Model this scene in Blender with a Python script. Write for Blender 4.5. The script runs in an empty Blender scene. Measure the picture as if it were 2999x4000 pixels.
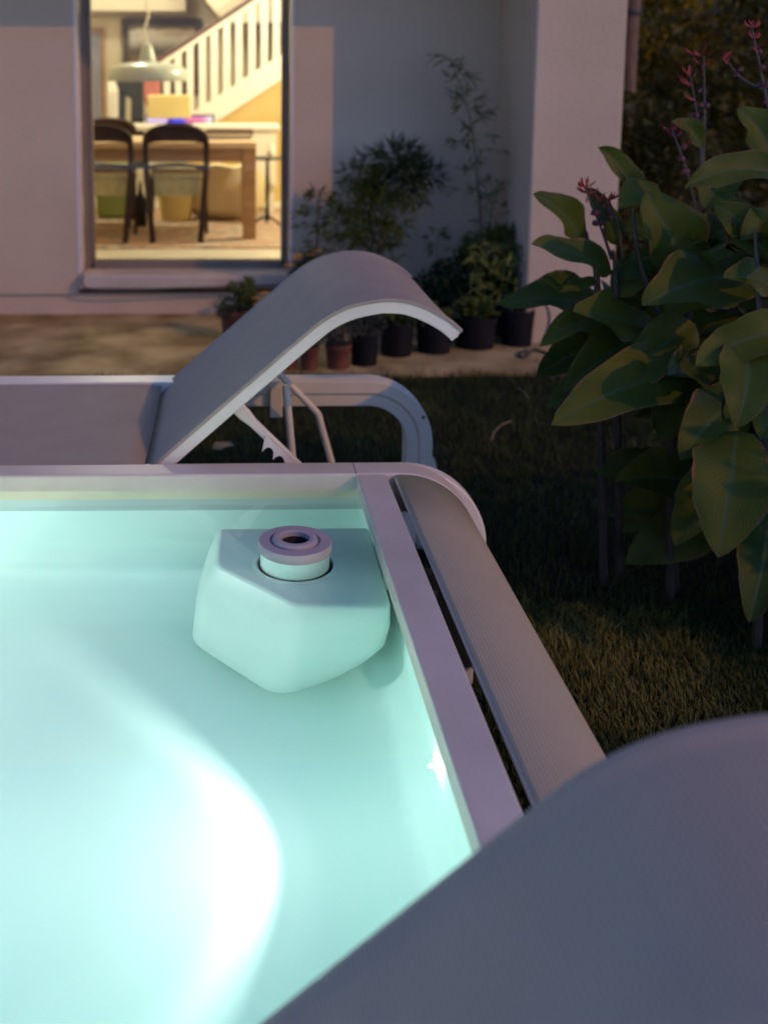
import bpy, math, random
from mathutils import Vector, noise
random.seed(7)
R = math.radians
sc = bpy.context.scene
col = sc.collection

# ------------------------------------------------------------------ camera
CAM_H, PITCH, YAW = 1.52, R(8.1), R(1.0)
F_PX, PPX, PPY = 4150.0, 960.0, 910.63            # lens in pixels of a 2999 x 4000 frame (lens is shifted)
cd = bpy.data.cameras.new('camera'); cam = bpy.data.objects.new('camera', cd); col.objects.link(cam)
cam.location = (0, 0, CAM_H); cam.rotation_euler = (R(90) - PITCH, 0, -YAW)
cd.sensor_fit = 'AUTO'; cd.sensor_width = 36; cd.lens = F_PX / 4000 * 36
cd.shift_x = (1499.5 - PPX) / 4000; cd.shift_y = -(2000 - PPY) / 4000
cd.clip_start = 0.02; cd.clip_end = 400
cd.dof.use_dof = True; cd.dof.focus_distance = 2.15; cd.dof.aperture_fstop = 2.8
sc.camera = cam

# ------------------------------------------------------------------ sky, sun, exposure
SUN_TO = Vector((1.03, -0.80, 0)).normalized(); SUN_EL = R(31)
w = bpy.data.worlds.new('World'); sc.world = w; w.use_nodes = True
nt = w.node_tree; bg = nt.nodes['Background']
sky = nt.nodes.new('ShaderNodeTexSky'); sky.sky_type = 'NISHITA'; sky.sun_disc = False
sky.sun_elevation = SUN_EL; sky.sun_rotation = math.atan2(SUN_TO.x, SUN_TO.y)
sky.air_density = 1.0; sky.dust_density = 0.2; sky.ozone_density = 6.0
tint = nt.nodes.new('ShaderNodeMixRGB'); tint.blend_type = 'MULTIPLY'; tint.inputs[0].default_value = 1.0; tint.inputs[2].default_value = (1.09, 0.98, 1.42, 1)   # dusk air over a lit town
nt.links.new(sky.outputs[0], tint.inputs[1]); nt.links.new(tint.outputs[0], bg.inputs[0]); bg.inputs[1].default_value = 0.138
sd = bpy.data.lights.new('street_light_sun', 'SUN'); so = bpy.data.objects.new('street_light_sun', sd); col.objects.link(so)
sd.energy = 1.08; sd.angle = R(0.6); sd.color = (1.0, 0.43, 0.04)
d = -(SUN_TO * math.cos(SUN_EL) + Vector((0, 0, math.sin(SUN_EL))))
so.rotation_euler = d.to_track_quat('-Z', 'Y').to_euler(); so.location = (6, -5, 4)

vs = sc.view_settings
vs.view_transform = 'Standard'; vs.look = 'None'; vs.exposure = 0.0; vs.gamma = 1.0; vs.use_curve_mapping = False
sc.render.engine = 'CYCLES'
cy = sc.cycles
cy.use_denoising = True
try: cy.denoiser = 'OPENIMAGEDENOISE'
except Exception: pass
cy.max_bounces = 14; cy.diffuse_bounces = 8; cy.glossy_bounces = 5; cy.transmission_bounces = 10; cy.transparent_max_bounces = 12
cy.sample_clamp_indirect = 12.0; cy.caustics_reflective = True; cy.caustics_refractive = True

# ------------------------------------------------------------------ pixel -> place (photo pixels, given distance)
_fw = Vector((math.sin(YAW) * math.cos(PITCH), math.cos(YAW) * math.cos(PITCH), -math.sin(PITCH)))
_rt = Vector((math.cos(YAW), -math.sin(YAW), 0)); _up = _rt.cross(_fw)
def _ray(x, y): return _fw * F_PX + _rt * (x - PPX) - _up * (y - PPY)
def at(x, y, Y):
    v = _ray(x, y); return Vector((0, 0, CAM_H)) + v * (Y / v.y)
def on(x, y, z):
    v = _ray(x, y); return Vector((0, 0, CAM_H)) + v * ((z - CAM_H) / v.z)

# ------------------------------------------------------------------ materials
M = {}
def newmat(name):
    m = bpy.data.materials.new(name); m.use_nodes = True
    return m, m.node_tree, m.node_tree.nodes['Principled BSDF']
def N(t, typ, **kw):
    n = t.nodes.new(typ)
    for k, v in kw.items(): setattr(n, k, v)
    return n
def pm(name, c1, c2=None, scale=6.0, rough=0.5, bump=0.0, bscale=None, metal=0.0, detail=5.0, spec=0.5, contrast=(0.3, 0.7), stretch=None, trans=0.0, rv=0.0, coat=0.0):
    """procedural paint / stone / cloth: two colours mixed by noise, optional fine relief"""
    m, t, b = newmat(name); L = t.links
    b.inputs['Roughness'].default_value = rough; b.inputs['Metallic'].default_value = metal
    b.inputs['Specular IOR Level'].default_value = spec; b.inputs['Coat Weight'].default_value = coat
    c2 = c2 or c1
    tc = N(t, 'ShaderNodeTexCoord'); src = tc.outputs['Object']
    if stretch:
        mp = N(t, 'ShaderNodeMapping'); mp.inputs['Scale'].default_value = stretch; L.new(src, mp.inputs[0]); src = mp.outputs[0]
    nz = N(t, 'ShaderNodeTexNoise'); nz.inputs['Scale'].default_value = scale; nz.inputs['Detail'].default_value = detail
    L.new(src, nz.inputs['Vector'])
    rp = N(t, 'ShaderNodeValToRGB'); rp.color_ramp.elements[0].position, rp.color_ramp.elements[1].position = contrast
    rp.color_ramp.elements[0].color = (*c1, 1); rp.color_ramp.elements[1].color = (*c2, 1)
    L.new(nz.outputs[0], rp.inputs[0]); L.new(rp.outputs[0], b.inputs['Base Color'])
    if rv:
        mr = N(t, 'ShaderNodeMapRange'); mr.inputs[3].default_value = rough - rv; mr.inputs[4].default_value = rough + rv
        L.new(nz.outputs[0], mr.inputs[0]); L.new(mr.outputs[0], b.inputs['Roughness'])
    if bump:
        n2 = N(t, 'ShaderNodeTexNoise'); n2.inputs['Scale'].default_value = bscale or scale * 8; n2.inputs['Detail'].default_value = 4
        L.new(src, n2.inputs['Vector'])
        bp = N(t, 'ShaderNodeBump'); bp.inputs['Strength'].default_value = bump; bp.inputs['Distance'].default_value = 0.01
        L.new(n2.outputs[0], bp.inputs['Height']); L.new(bp.outputs[0], b.inputs['Normal'])
    if trans:
        tr = N(t, 'ShaderNodeBsdfTranslucent'); mx = N(t, 'ShaderNodeMixShader'); mx.inputs[0].default_value = trans
        L.new(rp.outputs[0], tr.inputs[0]); L.new(b.outputs[0], mx.inputs[1]); L.new(tr.outputs[0], mx.inputs[2])
        L.new(mx.outputs[0], t.nodes['Material Output'].inputs[0])
    M[name] = m
    return m

def emit(name, c, s):
    m, t, b = newmat(name)
    b.inputs['Base Color'].default_value = (*c, 1); b.inputs['Emission Color'].default_value = (*c, 1); b.inputs['Emission Strength'].default_value = s
    M[name] = m

def fabric(name, c1, c2, period, trans=0.42):
    """woven sling cloth: ribs across the sheet, from the sheet's own metre UVs"""
    m, t, b = newmat(name); L = t.links
    uv = N(t, 'ShaderNodeUVMap'); uv.uv_map = 'UVMap'; sp = N(t, 'ShaderNodeSeparateXYZ'); L.new(uv.outputs[0], sp.inputs[0])
    k = N(t, 'ShaderNodeMath', operation='MULTIPLY'); k.inputs[1].default_value = 2 * math.pi / period; L.new(sp.outputs[0], k.inputs[0])
    s = N(t, 'ShaderNodeMath', operation='SINE'); L.new(k.outputs[0], s.inputs[0])
    mr = N(t, 'ShaderNodeMapRange'); mr.inputs[1].default_value = -1; mr.inputs[2].default_value = 1; L.new(s.outputs[0], mr.inputs[0])
    nz = N(t, 'ShaderNodeTexNoise'); nz.inputs['Scale'].default_value = 9; nz.inputs['Detail'].default_value = 6; L.new(uv.outputs[0], nz.inputs['Vector'])
    ad = N(t, 'ShaderNodeMath', operation='MULTIPLY_ADD'); ad.inputs[1].default_value = 0.5; L.new(nz.outputs[0], ad.inputs[0])
    hf = N(t, 'ShaderNodeMath', operation='MULTIPLY'); hf.inputs[1].default_value = 0.5; L.new(mr.outputs[0], hf.inputs[0]); L.new(hf.outputs[0], ad.inputs[2])
    rp = N(t, 'ShaderNodeValToRGB'); rp.color_ramp.elements[0].color = (*c1, 1); rp.color_ramp.elements[1].color = (*c2, 1)
    rp.color_ramp.elements[0].position = 0.15; rp.color_ramp.elements[1].position = 0.85
    L.new(ad.outputs[0], rp.inputs[0]); L.new(rp.outputs[0], b.inputs['Base Color'])
    b.inputs['Roughness'].default_value = 0.62; b.inputs['Specular IOR Level'].default_value = 0.35
    bp = N(t, 'ShaderNodeBump'); bp.inputs['Strength'].default_value = 0.25; bp.inputs['Distance'].default_value = 0.0012
    L.new(mr.outputs[0], bp.inputs['Height']); L.new(bp.outputs[0], b.inputs['Normal'])
    tr = N(t, 'ShaderNodeBsdfTranslucent'); mx = N(t, 'ShaderNodeMixShader'); mx.inputs[0].default_value = trans
    L.new(rp.outputs[0], tr.inputs[0]); L.new(b.outputs[0], mx.inputs[1]); L.new(tr.outputs[0], mx.inputs[2])
    L.new(mx.outputs[0], t.nodes['Material Output'].inputs[0])
    M[name] = m

def leafmat(name, c1, c2, rib, scale=5.0, trans=0.25, rough=0.42, vein=0.0, brown=None):
    """leaf: green varied by noise, paler midrib and side veins from the blade's UVs"""
    m, t, b = newmat(name); L = t.links
    tc = N(t, 'ShaderNodeTexCoord'); nz = N(t, 'ShaderNodeTexNoise'); nz.inputs['Scale'].default_value = scale; nz.inputs['Detail'].default_value = 4
    L.new(tc.outputs['Object'], nz.inputs['Vector'])
    rp = N(t, 'ShaderNodeValToRGB'); rp.color_ramp.elements[0].color = (*c1, 1); rp.color_ramp.elements[1].color = (*c2, 1)
    rp.color_ramp.elements[0].position = 0.3; rp.color_ramp.elements[1].position = 0.72
    L.new(nz.outputs[0], rp.inputs[0]); c = rp.outputs[0]
    if rib:
        uv = N(t, 'ShaderNodeUVMap'); uv.uv_map = 'UVMap'; sp = N(t, 'ShaderNodeSeparateXYZ'); L.new(uv.outputs[0], sp.inputs[0])
        ab = N(t, 'ShaderNodeMath', operation='ABSOLUTE'); L.new(sp.outputs[1], ab.inputs[0])
        mr = N(t, 'ShaderNodeMapRange'); mr.inputs[1].default_value = 0.10; mr.inputs[2].default_value = 0.03; L.new(ab.outputs[0], mr.inputs[0])
        mx = N(t, 'ShaderNodeMixRGB'); mx.inputs[2].default_value = (*rib, 1); L.new(mr.outputs[0], mx.inputs[0]); L.new(c, mx.inputs[1]); c = mx.outputs[0]
        if brown:
            n3 = N(t, 'ShaderNodeTexNoise'); n3.inputs['Scale'].default_value = 14; L.new(tc.outputs['Object'], n3.inputs['Vector'])
            a2 = N(t, 'ShaderNodeMath', operation='MULTIPLY_ADD'); a2.inputs[1].default_value = 0.28; L.new(n3.outputs[0], a2.inputs[0]); L.new(ab.outputs[0], a2.inputs[2])
            m2 = N(t, 'ShaderNodeMapRange'); m2.inputs[1].default_value = 1.07; m2.inputs[2].default_value = 1.14; L.new(a2.outputs[0], m2.inputs[0])
            mb_ = N(t, 'ShaderNodeMixRGB'); mb_.inputs[2].default_value = (*brown, 1); L.new(m2.outputs[0], mb_.inputs[0]); L.new(c, mb_.inputs[1]); c = mb_.outputs[0]
        if vein:
            ml = N(t, 'ShaderNodeMath', operation='MULTIPLY_ADD'); ml.inputs[1].default_value = 0.35; L.new(ab.outputs[0], ml.inputs[0])
            neg = N(t, 'ShaderNodeMath', operation='MULTIPLY'); neg.inputs[1].default_value = -1; L.new(sp.outputs[0], neg.inputs[0]); L.new(neg.outputs[0], ml.inputs[2])
            k = N(t, 'ShaderNodeMath', operation='MULTIPLY'); k.inputs[1].default_value = 140; L.new(ml.outputs[0], k.inputs[0])
            s = N(t, 'ShaderNodeMath', operation='SINE'); L.new(k.outputs[0], s.inputs[0])
            bp = N(t, 'ShaderNodeBump'); bp.inputs['Strength'].default_value = vein; bp.inputs['Distance'].default_value = 0.003
            L.new(s.outputs[0], bp.inputs['Height']); L.new(bp.outputs[0], b.inputs['Normal'])
    L.new(c, b.inputs['Base Color']); b.inputs['Roughness'].default_value = rough; b.inputs['Specular IOR Level'].default_value = 0.15
    tr = N(t, 'ShaderNodeBsdfTranslucent'); mx = N(t, 'ShaderNodeMixShader'); mx.inputs[0].default_value = trans
    L.new(c, tr.inputs[0]); L.new(b.outputs[0], mx.inputs[1]); L.new(tr.outputs[0], mx.inputs[2])
    L.new(mx.outputs[0], t.nodes['Material Output'].inputs[0])
    M[name] = m

pm('white_aluminium', (0.53, 0.465, 0.325), (0.68, 0.61, 0.44), 4, 0.42, 0.04, 60, rv=0.08, detail=8)
pm('white_coat', (0.66, 0.63, 0.46), (0.78, 0.75, 0.56), 4, 0.4, 0.03, 60, rv=0.06, detail=8)
pm('liner', (0.64, 0.86, 0.785), (0.68, 0.88, 0.815), 2.2, 0.55, 0.02, 20, spec=0.3)
pm('white_plastic', (0.48, 0.63, 0.585), (0.53, 0.67, 0.625), 6, 0.4)
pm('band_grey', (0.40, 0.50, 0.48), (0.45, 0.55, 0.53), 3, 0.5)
pm('grey_plastic', (0.36, 0.31, 0.27), (0.42, 0.37, 0.32), 12, 0.5, 0.08, 120)
pm('dark_plastic', (0.015, 0.015, 0.016), (0.03, 0.028, 0.026), 8, 0.5)
pm('stucco', (0.53, 0.415, 0.25), (0.65, 0.51, 0.315), 1.1, 0.9, 0.30, 70, spec=0.2, detail=9)
pm('sill_stone', (0.48, 0.41, 0.27), (0.58, 0.50, 0.34), 6, 0.7, 0.1, 60)
pm('frame_metal', (0.19, 0.15, 0.09), (0.24, 0.19, 0.12), 5, 0.45)
pm('jamb_white', (0.62, 0.58, 0.50), (0.68, 0.64, 0.56), 5, 0.6)
pm('concrete', (0.22, 0.155, 0.05), (0.48, 0.375, 0.15), 3.2, 0.9, 0.35, 40, detail=9, contrast=(0.35, 0.65), spec=0.2)
pm('lawn_soil', (0.006, 0.008, 0.004), (0.014, 0.014, 0.006), 14, 0.95, 0.6, 90, spec=0.1)
pm('grass', (0.026, 0.052, 0.010), (0.080, 0.096, 0.020), 3.0, 0.7, detail=3, trans=0.2, spec=0.2)
def sunlit_patch(m):  # sunlight on the lawn put into the blade colour around one spot
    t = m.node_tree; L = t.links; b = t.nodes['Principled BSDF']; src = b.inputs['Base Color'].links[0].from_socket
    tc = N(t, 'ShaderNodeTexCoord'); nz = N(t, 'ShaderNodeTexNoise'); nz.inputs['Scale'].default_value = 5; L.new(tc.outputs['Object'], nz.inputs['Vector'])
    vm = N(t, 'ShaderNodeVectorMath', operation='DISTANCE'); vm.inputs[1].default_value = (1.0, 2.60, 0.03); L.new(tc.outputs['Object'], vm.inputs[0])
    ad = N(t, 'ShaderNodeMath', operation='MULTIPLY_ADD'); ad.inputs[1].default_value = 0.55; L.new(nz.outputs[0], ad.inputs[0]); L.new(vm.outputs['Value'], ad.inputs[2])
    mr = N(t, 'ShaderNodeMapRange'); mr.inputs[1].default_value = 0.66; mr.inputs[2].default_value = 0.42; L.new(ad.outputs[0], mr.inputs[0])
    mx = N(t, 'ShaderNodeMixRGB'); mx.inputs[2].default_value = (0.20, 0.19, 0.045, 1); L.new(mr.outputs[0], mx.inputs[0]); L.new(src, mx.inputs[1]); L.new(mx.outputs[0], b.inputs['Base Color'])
sunlit_patch(M['grass'])
pm('room_wall', (0.62, 0.55, 0.40), (0.66, 0.59, 0.44), 2, 0.85)
pm('room_ceiling', (0.62, 0.57, 0.45), (0.66, 0.61, 0.49), 2, 0.85)
pm('room_floor', (0.56, 0.50, 0.38), (0.64, 0.58, 0.46), 5, 0.5, 0.05, 30)
pm('understair', (0.55, 0.36, 0.11), (0.62, 0.42, 0.14), 3, 0.7)
pm('blue_door', (0.20, 0.21, 0.30), (0.24, 0.25, 0.34), 3, 0.6)
pm('white_paint', (0.74, 0.70, 0.60), (0.78, 0.74, 0.64), 3, 0.5)
pm('oak', (0.28, 0.145, 0.05), (0.40, 0.23, 0.09), 4, 0.55, 0.08, 60, stretch=(1, 8, 8))
pm('oak_top', (0.58, 0.40, 0.22), (0.66, 0.48, 0.29), 4, 0.5, 0.05, 60, stretch=(1, 8, 8))
pm('dark_wood', (0.024, 0.011, 0.008), (0.042, 0.020, 0.014), 10, 0.6, 0.1, 80, spec=0.25)
pm('seat_cloth', (0.36, 0.30, 0.12), (0.46, 0.40, 0.20), 16, 0.85, 0.1, 80)
pm('lamp_enamel', (0.34, 0.38, 0.32), (0.38, 0.42, 0.36), 4, 0.3)
pm('cord_white', (0.62, 0.58, 0.46), (0.70, 0.66, 0.54), 20, 0.7)
pm('rail_wood', (0.07, 0.028, 0.018), (0.11, 0.045, 0.028), 8, 0.4)
pm('gilt', (0.045, 0.028, 0.010), (0.09, 0.06, 0.022), 12, 0.45, 0.15, 60)
pm('red_cloth', (0.40, 0.12, 0.09), (0.46, 0.16, 0.12), 8, 0.9)
pm('black_cloth', (0.008, 0.010, 0.008), (0.016, 0.017, 0.014), 10, 0.9)
pm('yellow_board', (0.66, 0.54, 0.20), (0.72, 0.60, 0.25), 5, 0.7)
pm('cream', (0.64, 0.54, 0.31), (0.70, 0.60, 0.38), 5, 0.7)
pm('green_cloth', (0.20, 0.24, 0.05), (0.28, 0.31, 0.08), 6, 0.8)
pm('black_metal', (0.012, 0.011, 0.010), (0.022, 0.02, 0.018), 9, 0.45)
pm('book_dark', (0.07, 0.035, 0.025), (0.10, 0.05, 0.035), 8, 0.6)
pm('book_grey', (0.34, 0.32, 0.31), (0.42, 0.40, 0.38), 8, 0.6)
pm('terracotta', (0.11, 0.032, 0.016), (0.20, 0.065, 0.028), 9, 0.8, 0.15, 60)
pm('nursery_pot', (0.005, 0.005, 0.005), (0.011, 0.010, 0.009), 12, 0.8, spec=0.2)
pm('soil', (0.02, 0.014, 0.009), (0.05, 0.035, 0.022), 40, 0.95, 0.8, 90)
pm('stem', (0.10, 0.06, 0.03), (0.17, 0.11, 0.055), 16, 0.8)
pm('green_stem', (0.05, 0.055, 0.022), (0.09, 0.085, 0.035), 12, 0.6)
pm('canna_stem', (0.035, 0.035, 0.018), (0.07, 0.05, 0.03), 12, 0.55)
pm('hose', (0.018, 0.022, 0.016), (0.035, 0.04, 0.028), 12, 0.5)
pm('cable', (0.03, 0.028, 0.026), (0.05, 0.045, 0.04), 12, 0.5)
pm('petal_red', (0.22, 0.018, 0.016), (0.32, 0.036, 0.026), 30, 0.55, trans=0.3)
pm('bud_dark', (0.06, 0.012, 0.014), (0.13, 0.03, 0.022), 40, 0.6)
pm('seed_pod', (0.12, 0.07, 0.02), (0.40, 0.26, 0.08), 30, 0.7)
pm('petal_yellow', (0.70, 0.33, 0.01), (0.80, 0.44, 0.02), 20, 0.6, trans=0.2)
pm('dry_leaf', (0.17, 0.14, 0.055), (0.26, 0.22, 0.10), 12, 0.8)
pm('bark', (0.06, 0.04, 0.025), (0.12, 0.085, 0.05), 8, 0.9, 0.5, 40, stretch=(4, 4, 1))
pm('post_wood', (0.12, 0.075, 0.035), (0.20, 0.13, 0.07), 8, 0.8, 0.2, 40, stretch=(4, 4, 1))
fabric('sling_cloth', (0.48, 0.415, 0.285), (0.66, 0.575, 0.40), 0.0052)
fabric('skirt_cloth', (0.40, 0.335, 0.18), (0.51, 0.435, 0.245), 0.0066, 0.05)
leafmat('canna_leaf', (0.026, 0.060, 0.009), (0.105, 0.122, 0.012), (0.07, 0.11, 0.035), 4, 0.22, 0.5, vein=0.08, brown=(0.16, 0.10, 0.04))
leafmat('pot_leaf', (0.050, 0.075, 0.010), (0.11, 0.13, 0.016), None, 8, 0.3)
leafmat('dark_leaf', (0.018, 0.035, 0.012), (0.035, 0.055, 0.018), None, 8, 0.2)
leafmat('bright_leaf', (0.085, 0.12, 0.022), (0.16, 0.18, 0.035), None, 8, 0.3)
leafmat('grey_leaf', (0.045, 0.055, 0.035), (0.075, 0.085, 0.055), None, 8, 0.2)
leafmat('hedge_leaf', (0.034, 0.044, 0.008), (0.120, 0.100, 0.014), None, 1.2, 0.3)
leafmat('yellow_tree_leaf', (0.20, 0.15, 0.010), (0.44, 0.33, 0.02), None, 2.0, 0.35)

def picture_mat():
    m, t, b = newmat('landscape_picture'); L = t.links
    tc = N(t, 'ShaderNodeTexCoord'); sp = N(t, 'ShaderNodeSeparateXYZ'); L.new(tc.outputs['Generated'], sp.inputs[0])
    nz = N(t, 'ShaderNodeTexNoise'); nz.inputs['Scale'].default_value = 5; nz.inputs['Detail'].default_value = 6; L.new(tc.outputs['Generated'], nz.inputs['Vector'])
    ad = N(t, 'ShaderNodeMath', operation='MULTIPLY_ADD'); ad.inputs[1].default_value = 0.16; L.new(nz.outputs[0], ad.inputs[0]); L.new(sp.outputs[2], ad.inputs[2])
    rp = N(t, 'ShaderNodeValToRGB'); cr = rp.color_ramp
    for p, c in ((0.0, (0.07, 0.04, 0.008)), (0.4, (0.14, 0.085, 0.012)), (0.58, (0.16, 0.10, 0.018)), (0.66, (0.04, 0.035, 0.018)), (0.72, (0.20, 0.165, 0.10)), (1.0, (0.26, 0.22, 0.15))):
        e = cr.elements.new(p); e.color = (*c, 1)
    L.new(ad.outputs[0], rp.inputs[0]); L.new(rp.outputs[0], b.inputs['Base Color']); b.inputs['Roughness'].default_value = 0.5
    M['landscape_picture'] = m
picture_mat()

def screen_mat():
    m, t, b = newmat('screen_glow'); L = t.links
    tc = N(t, 'ShaderNodeTexCoord'); sp = N(t, 'ShaderNodeSeparateXYZ'); L.new(tc.outputs['Generated'], sp.inputs[0])
    rp = N(t, 'ShaderNodeValToRGB'); cr = rp.color_ramp
    for p, c in ((0.0, (0.75, 0.62, 1.0)), (0.28, (0.85, 0.55, 1.0)), (0.34, (0.06, 0.06, 0.9)), (0.55, (0.08, 0.08, 0.95)), (0.62, (0.9, 0.18, 0.42)), (0.85, (0.85, 0.20, 0.45)), (1.0, (0.5, 0.1, 0.25))):
        e = cr.elements.new(p); e.color = (*c, 1)
    L.new(sp.outputs[0], rp.inputs[0]); L.new(rp.outputs[0], b.inputs['Emission Color']); b.inputs['Emission Strength'].default_value = 1.1
    b.inputs['Base Color'].default_value = (0.02, 0.02, 0.02, 1)
    M['screen_glow'] = m
screen_mat()

def rug_mat():
    m, t, b = newmat('rug'); L = t.links
    tc = N(t, 'ShaderNodeTexCoord'); mp = N(t, 'ShaderNodeMapping'); mp.inputs['Scale'].default_value = (1.2, 3.2, 1); L.new(tc.outputs['Object'], mp.inputs[0])
    nz = N(t, 'ShaderNodeTexNoise'); nz.inputs['Scale'].default_value = 4.5; nz.inputs['Detail'].default_value = 5; L.new(mp.outputs[0], nz.inputs['Vector'])
    rp = N(t, 'ShaderNodeValToRGB'); cr = rp.color_ramp
    cr.elements[0].color = (0.13, 0.12, 0.12, 1); cr.elements[0].position = 0.30; cr.elements[1].color = (0.66, 0.57, 0.43, 1); cr.elements[1].position = 0.75
    for p, c in ((0.40, (0.42, 0.33, 0.24)), (0.46, (0.55, 0.20, 0.09)), (0.50, (0.56, 0.46, 0.33)), (0.58, (0.22, 0.19, 0.17)), (0.62, (0.58, 0.48, 0.36))):
        e = cr.elements.new(p); e.color = (*c, 1)
    L.new(nz.outputs[0], rp.inputs[0]); L.new(rp.outputs[0], b.inputs['Base Color']); b.inputs['Roughness'].default_value = 0.95
    M['rug'] = m
rug_mat()

def water_mat():
    m, t, b = newmat('pool_water'); L = t.links
    t.nodes.remove(b)
    g = N(t, 'ShaderNodeBsdfGlass'); g.inputs['IOR'].default_value = 1.33; g.inputs['Roughness'].default_value = 0.0; g.inputs['Color'].default_value = (0.97, 1, 0.995, 1)
    tc = N(t, 'ShaderNodeTexCoord'); nz = N(t, 'ShaderNodeTexNoise'); nz.inputs['Scale'].default_value = 2.2; nz.inputs['Detail'].default_value = 1
    L.new(tc.outputs['Object'], nz.inputs['Vector'])
    bp = N(t, 'ShaderNodeBump'); bp.inputs['Strength'].default_value = 0.10; bp.inputs['Distance'].default_value = 0.02
    L.new(nz.outputs[0], bp.inputs['Height']); L.new(bp.outputs[0], g.inputs['Normal'])
    L.new(g.outputs[0], t.nodes['Material Output'].inputs[0]); M['pool_water'] = m
water_mat()
def pane_mat():
    m, t, b = newmat('window_glass'); L = t.links
    t.nodes.remove(b)
    tr = N(t, 'ShaderNodeBsdfTransparent'); gl = N(t, 'ShaderNodeBsdfGlossy'); gl.inputs['Roughness'].default_value = 0.0
    fr = N(t, 'ShaderNodeFresnel'); fr.inputs[0].default_value = 1.35; mx = N(t, 'ShaderNodeMixShader')
    tr.inputs[0].default_value = (0.95, 0.97, 0.95, 1)
    L.new(fr.outputs[0], mx.inputs[0]); L.new(tr.outputs[0], mx.inputs[1]); L.new(gl.outputs[0], mx.inputs[2])
    L.new(mx.outputs[0], t.nodes['Material Output'].inputs[0]); M['window_glass'] = m
pane_mat()
emit('pool_lens', (0.85, 1.0, 0.95), 30.0)
emit('bulb_glow', (1.0, 0.78, 0.42), 6.0)

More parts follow.
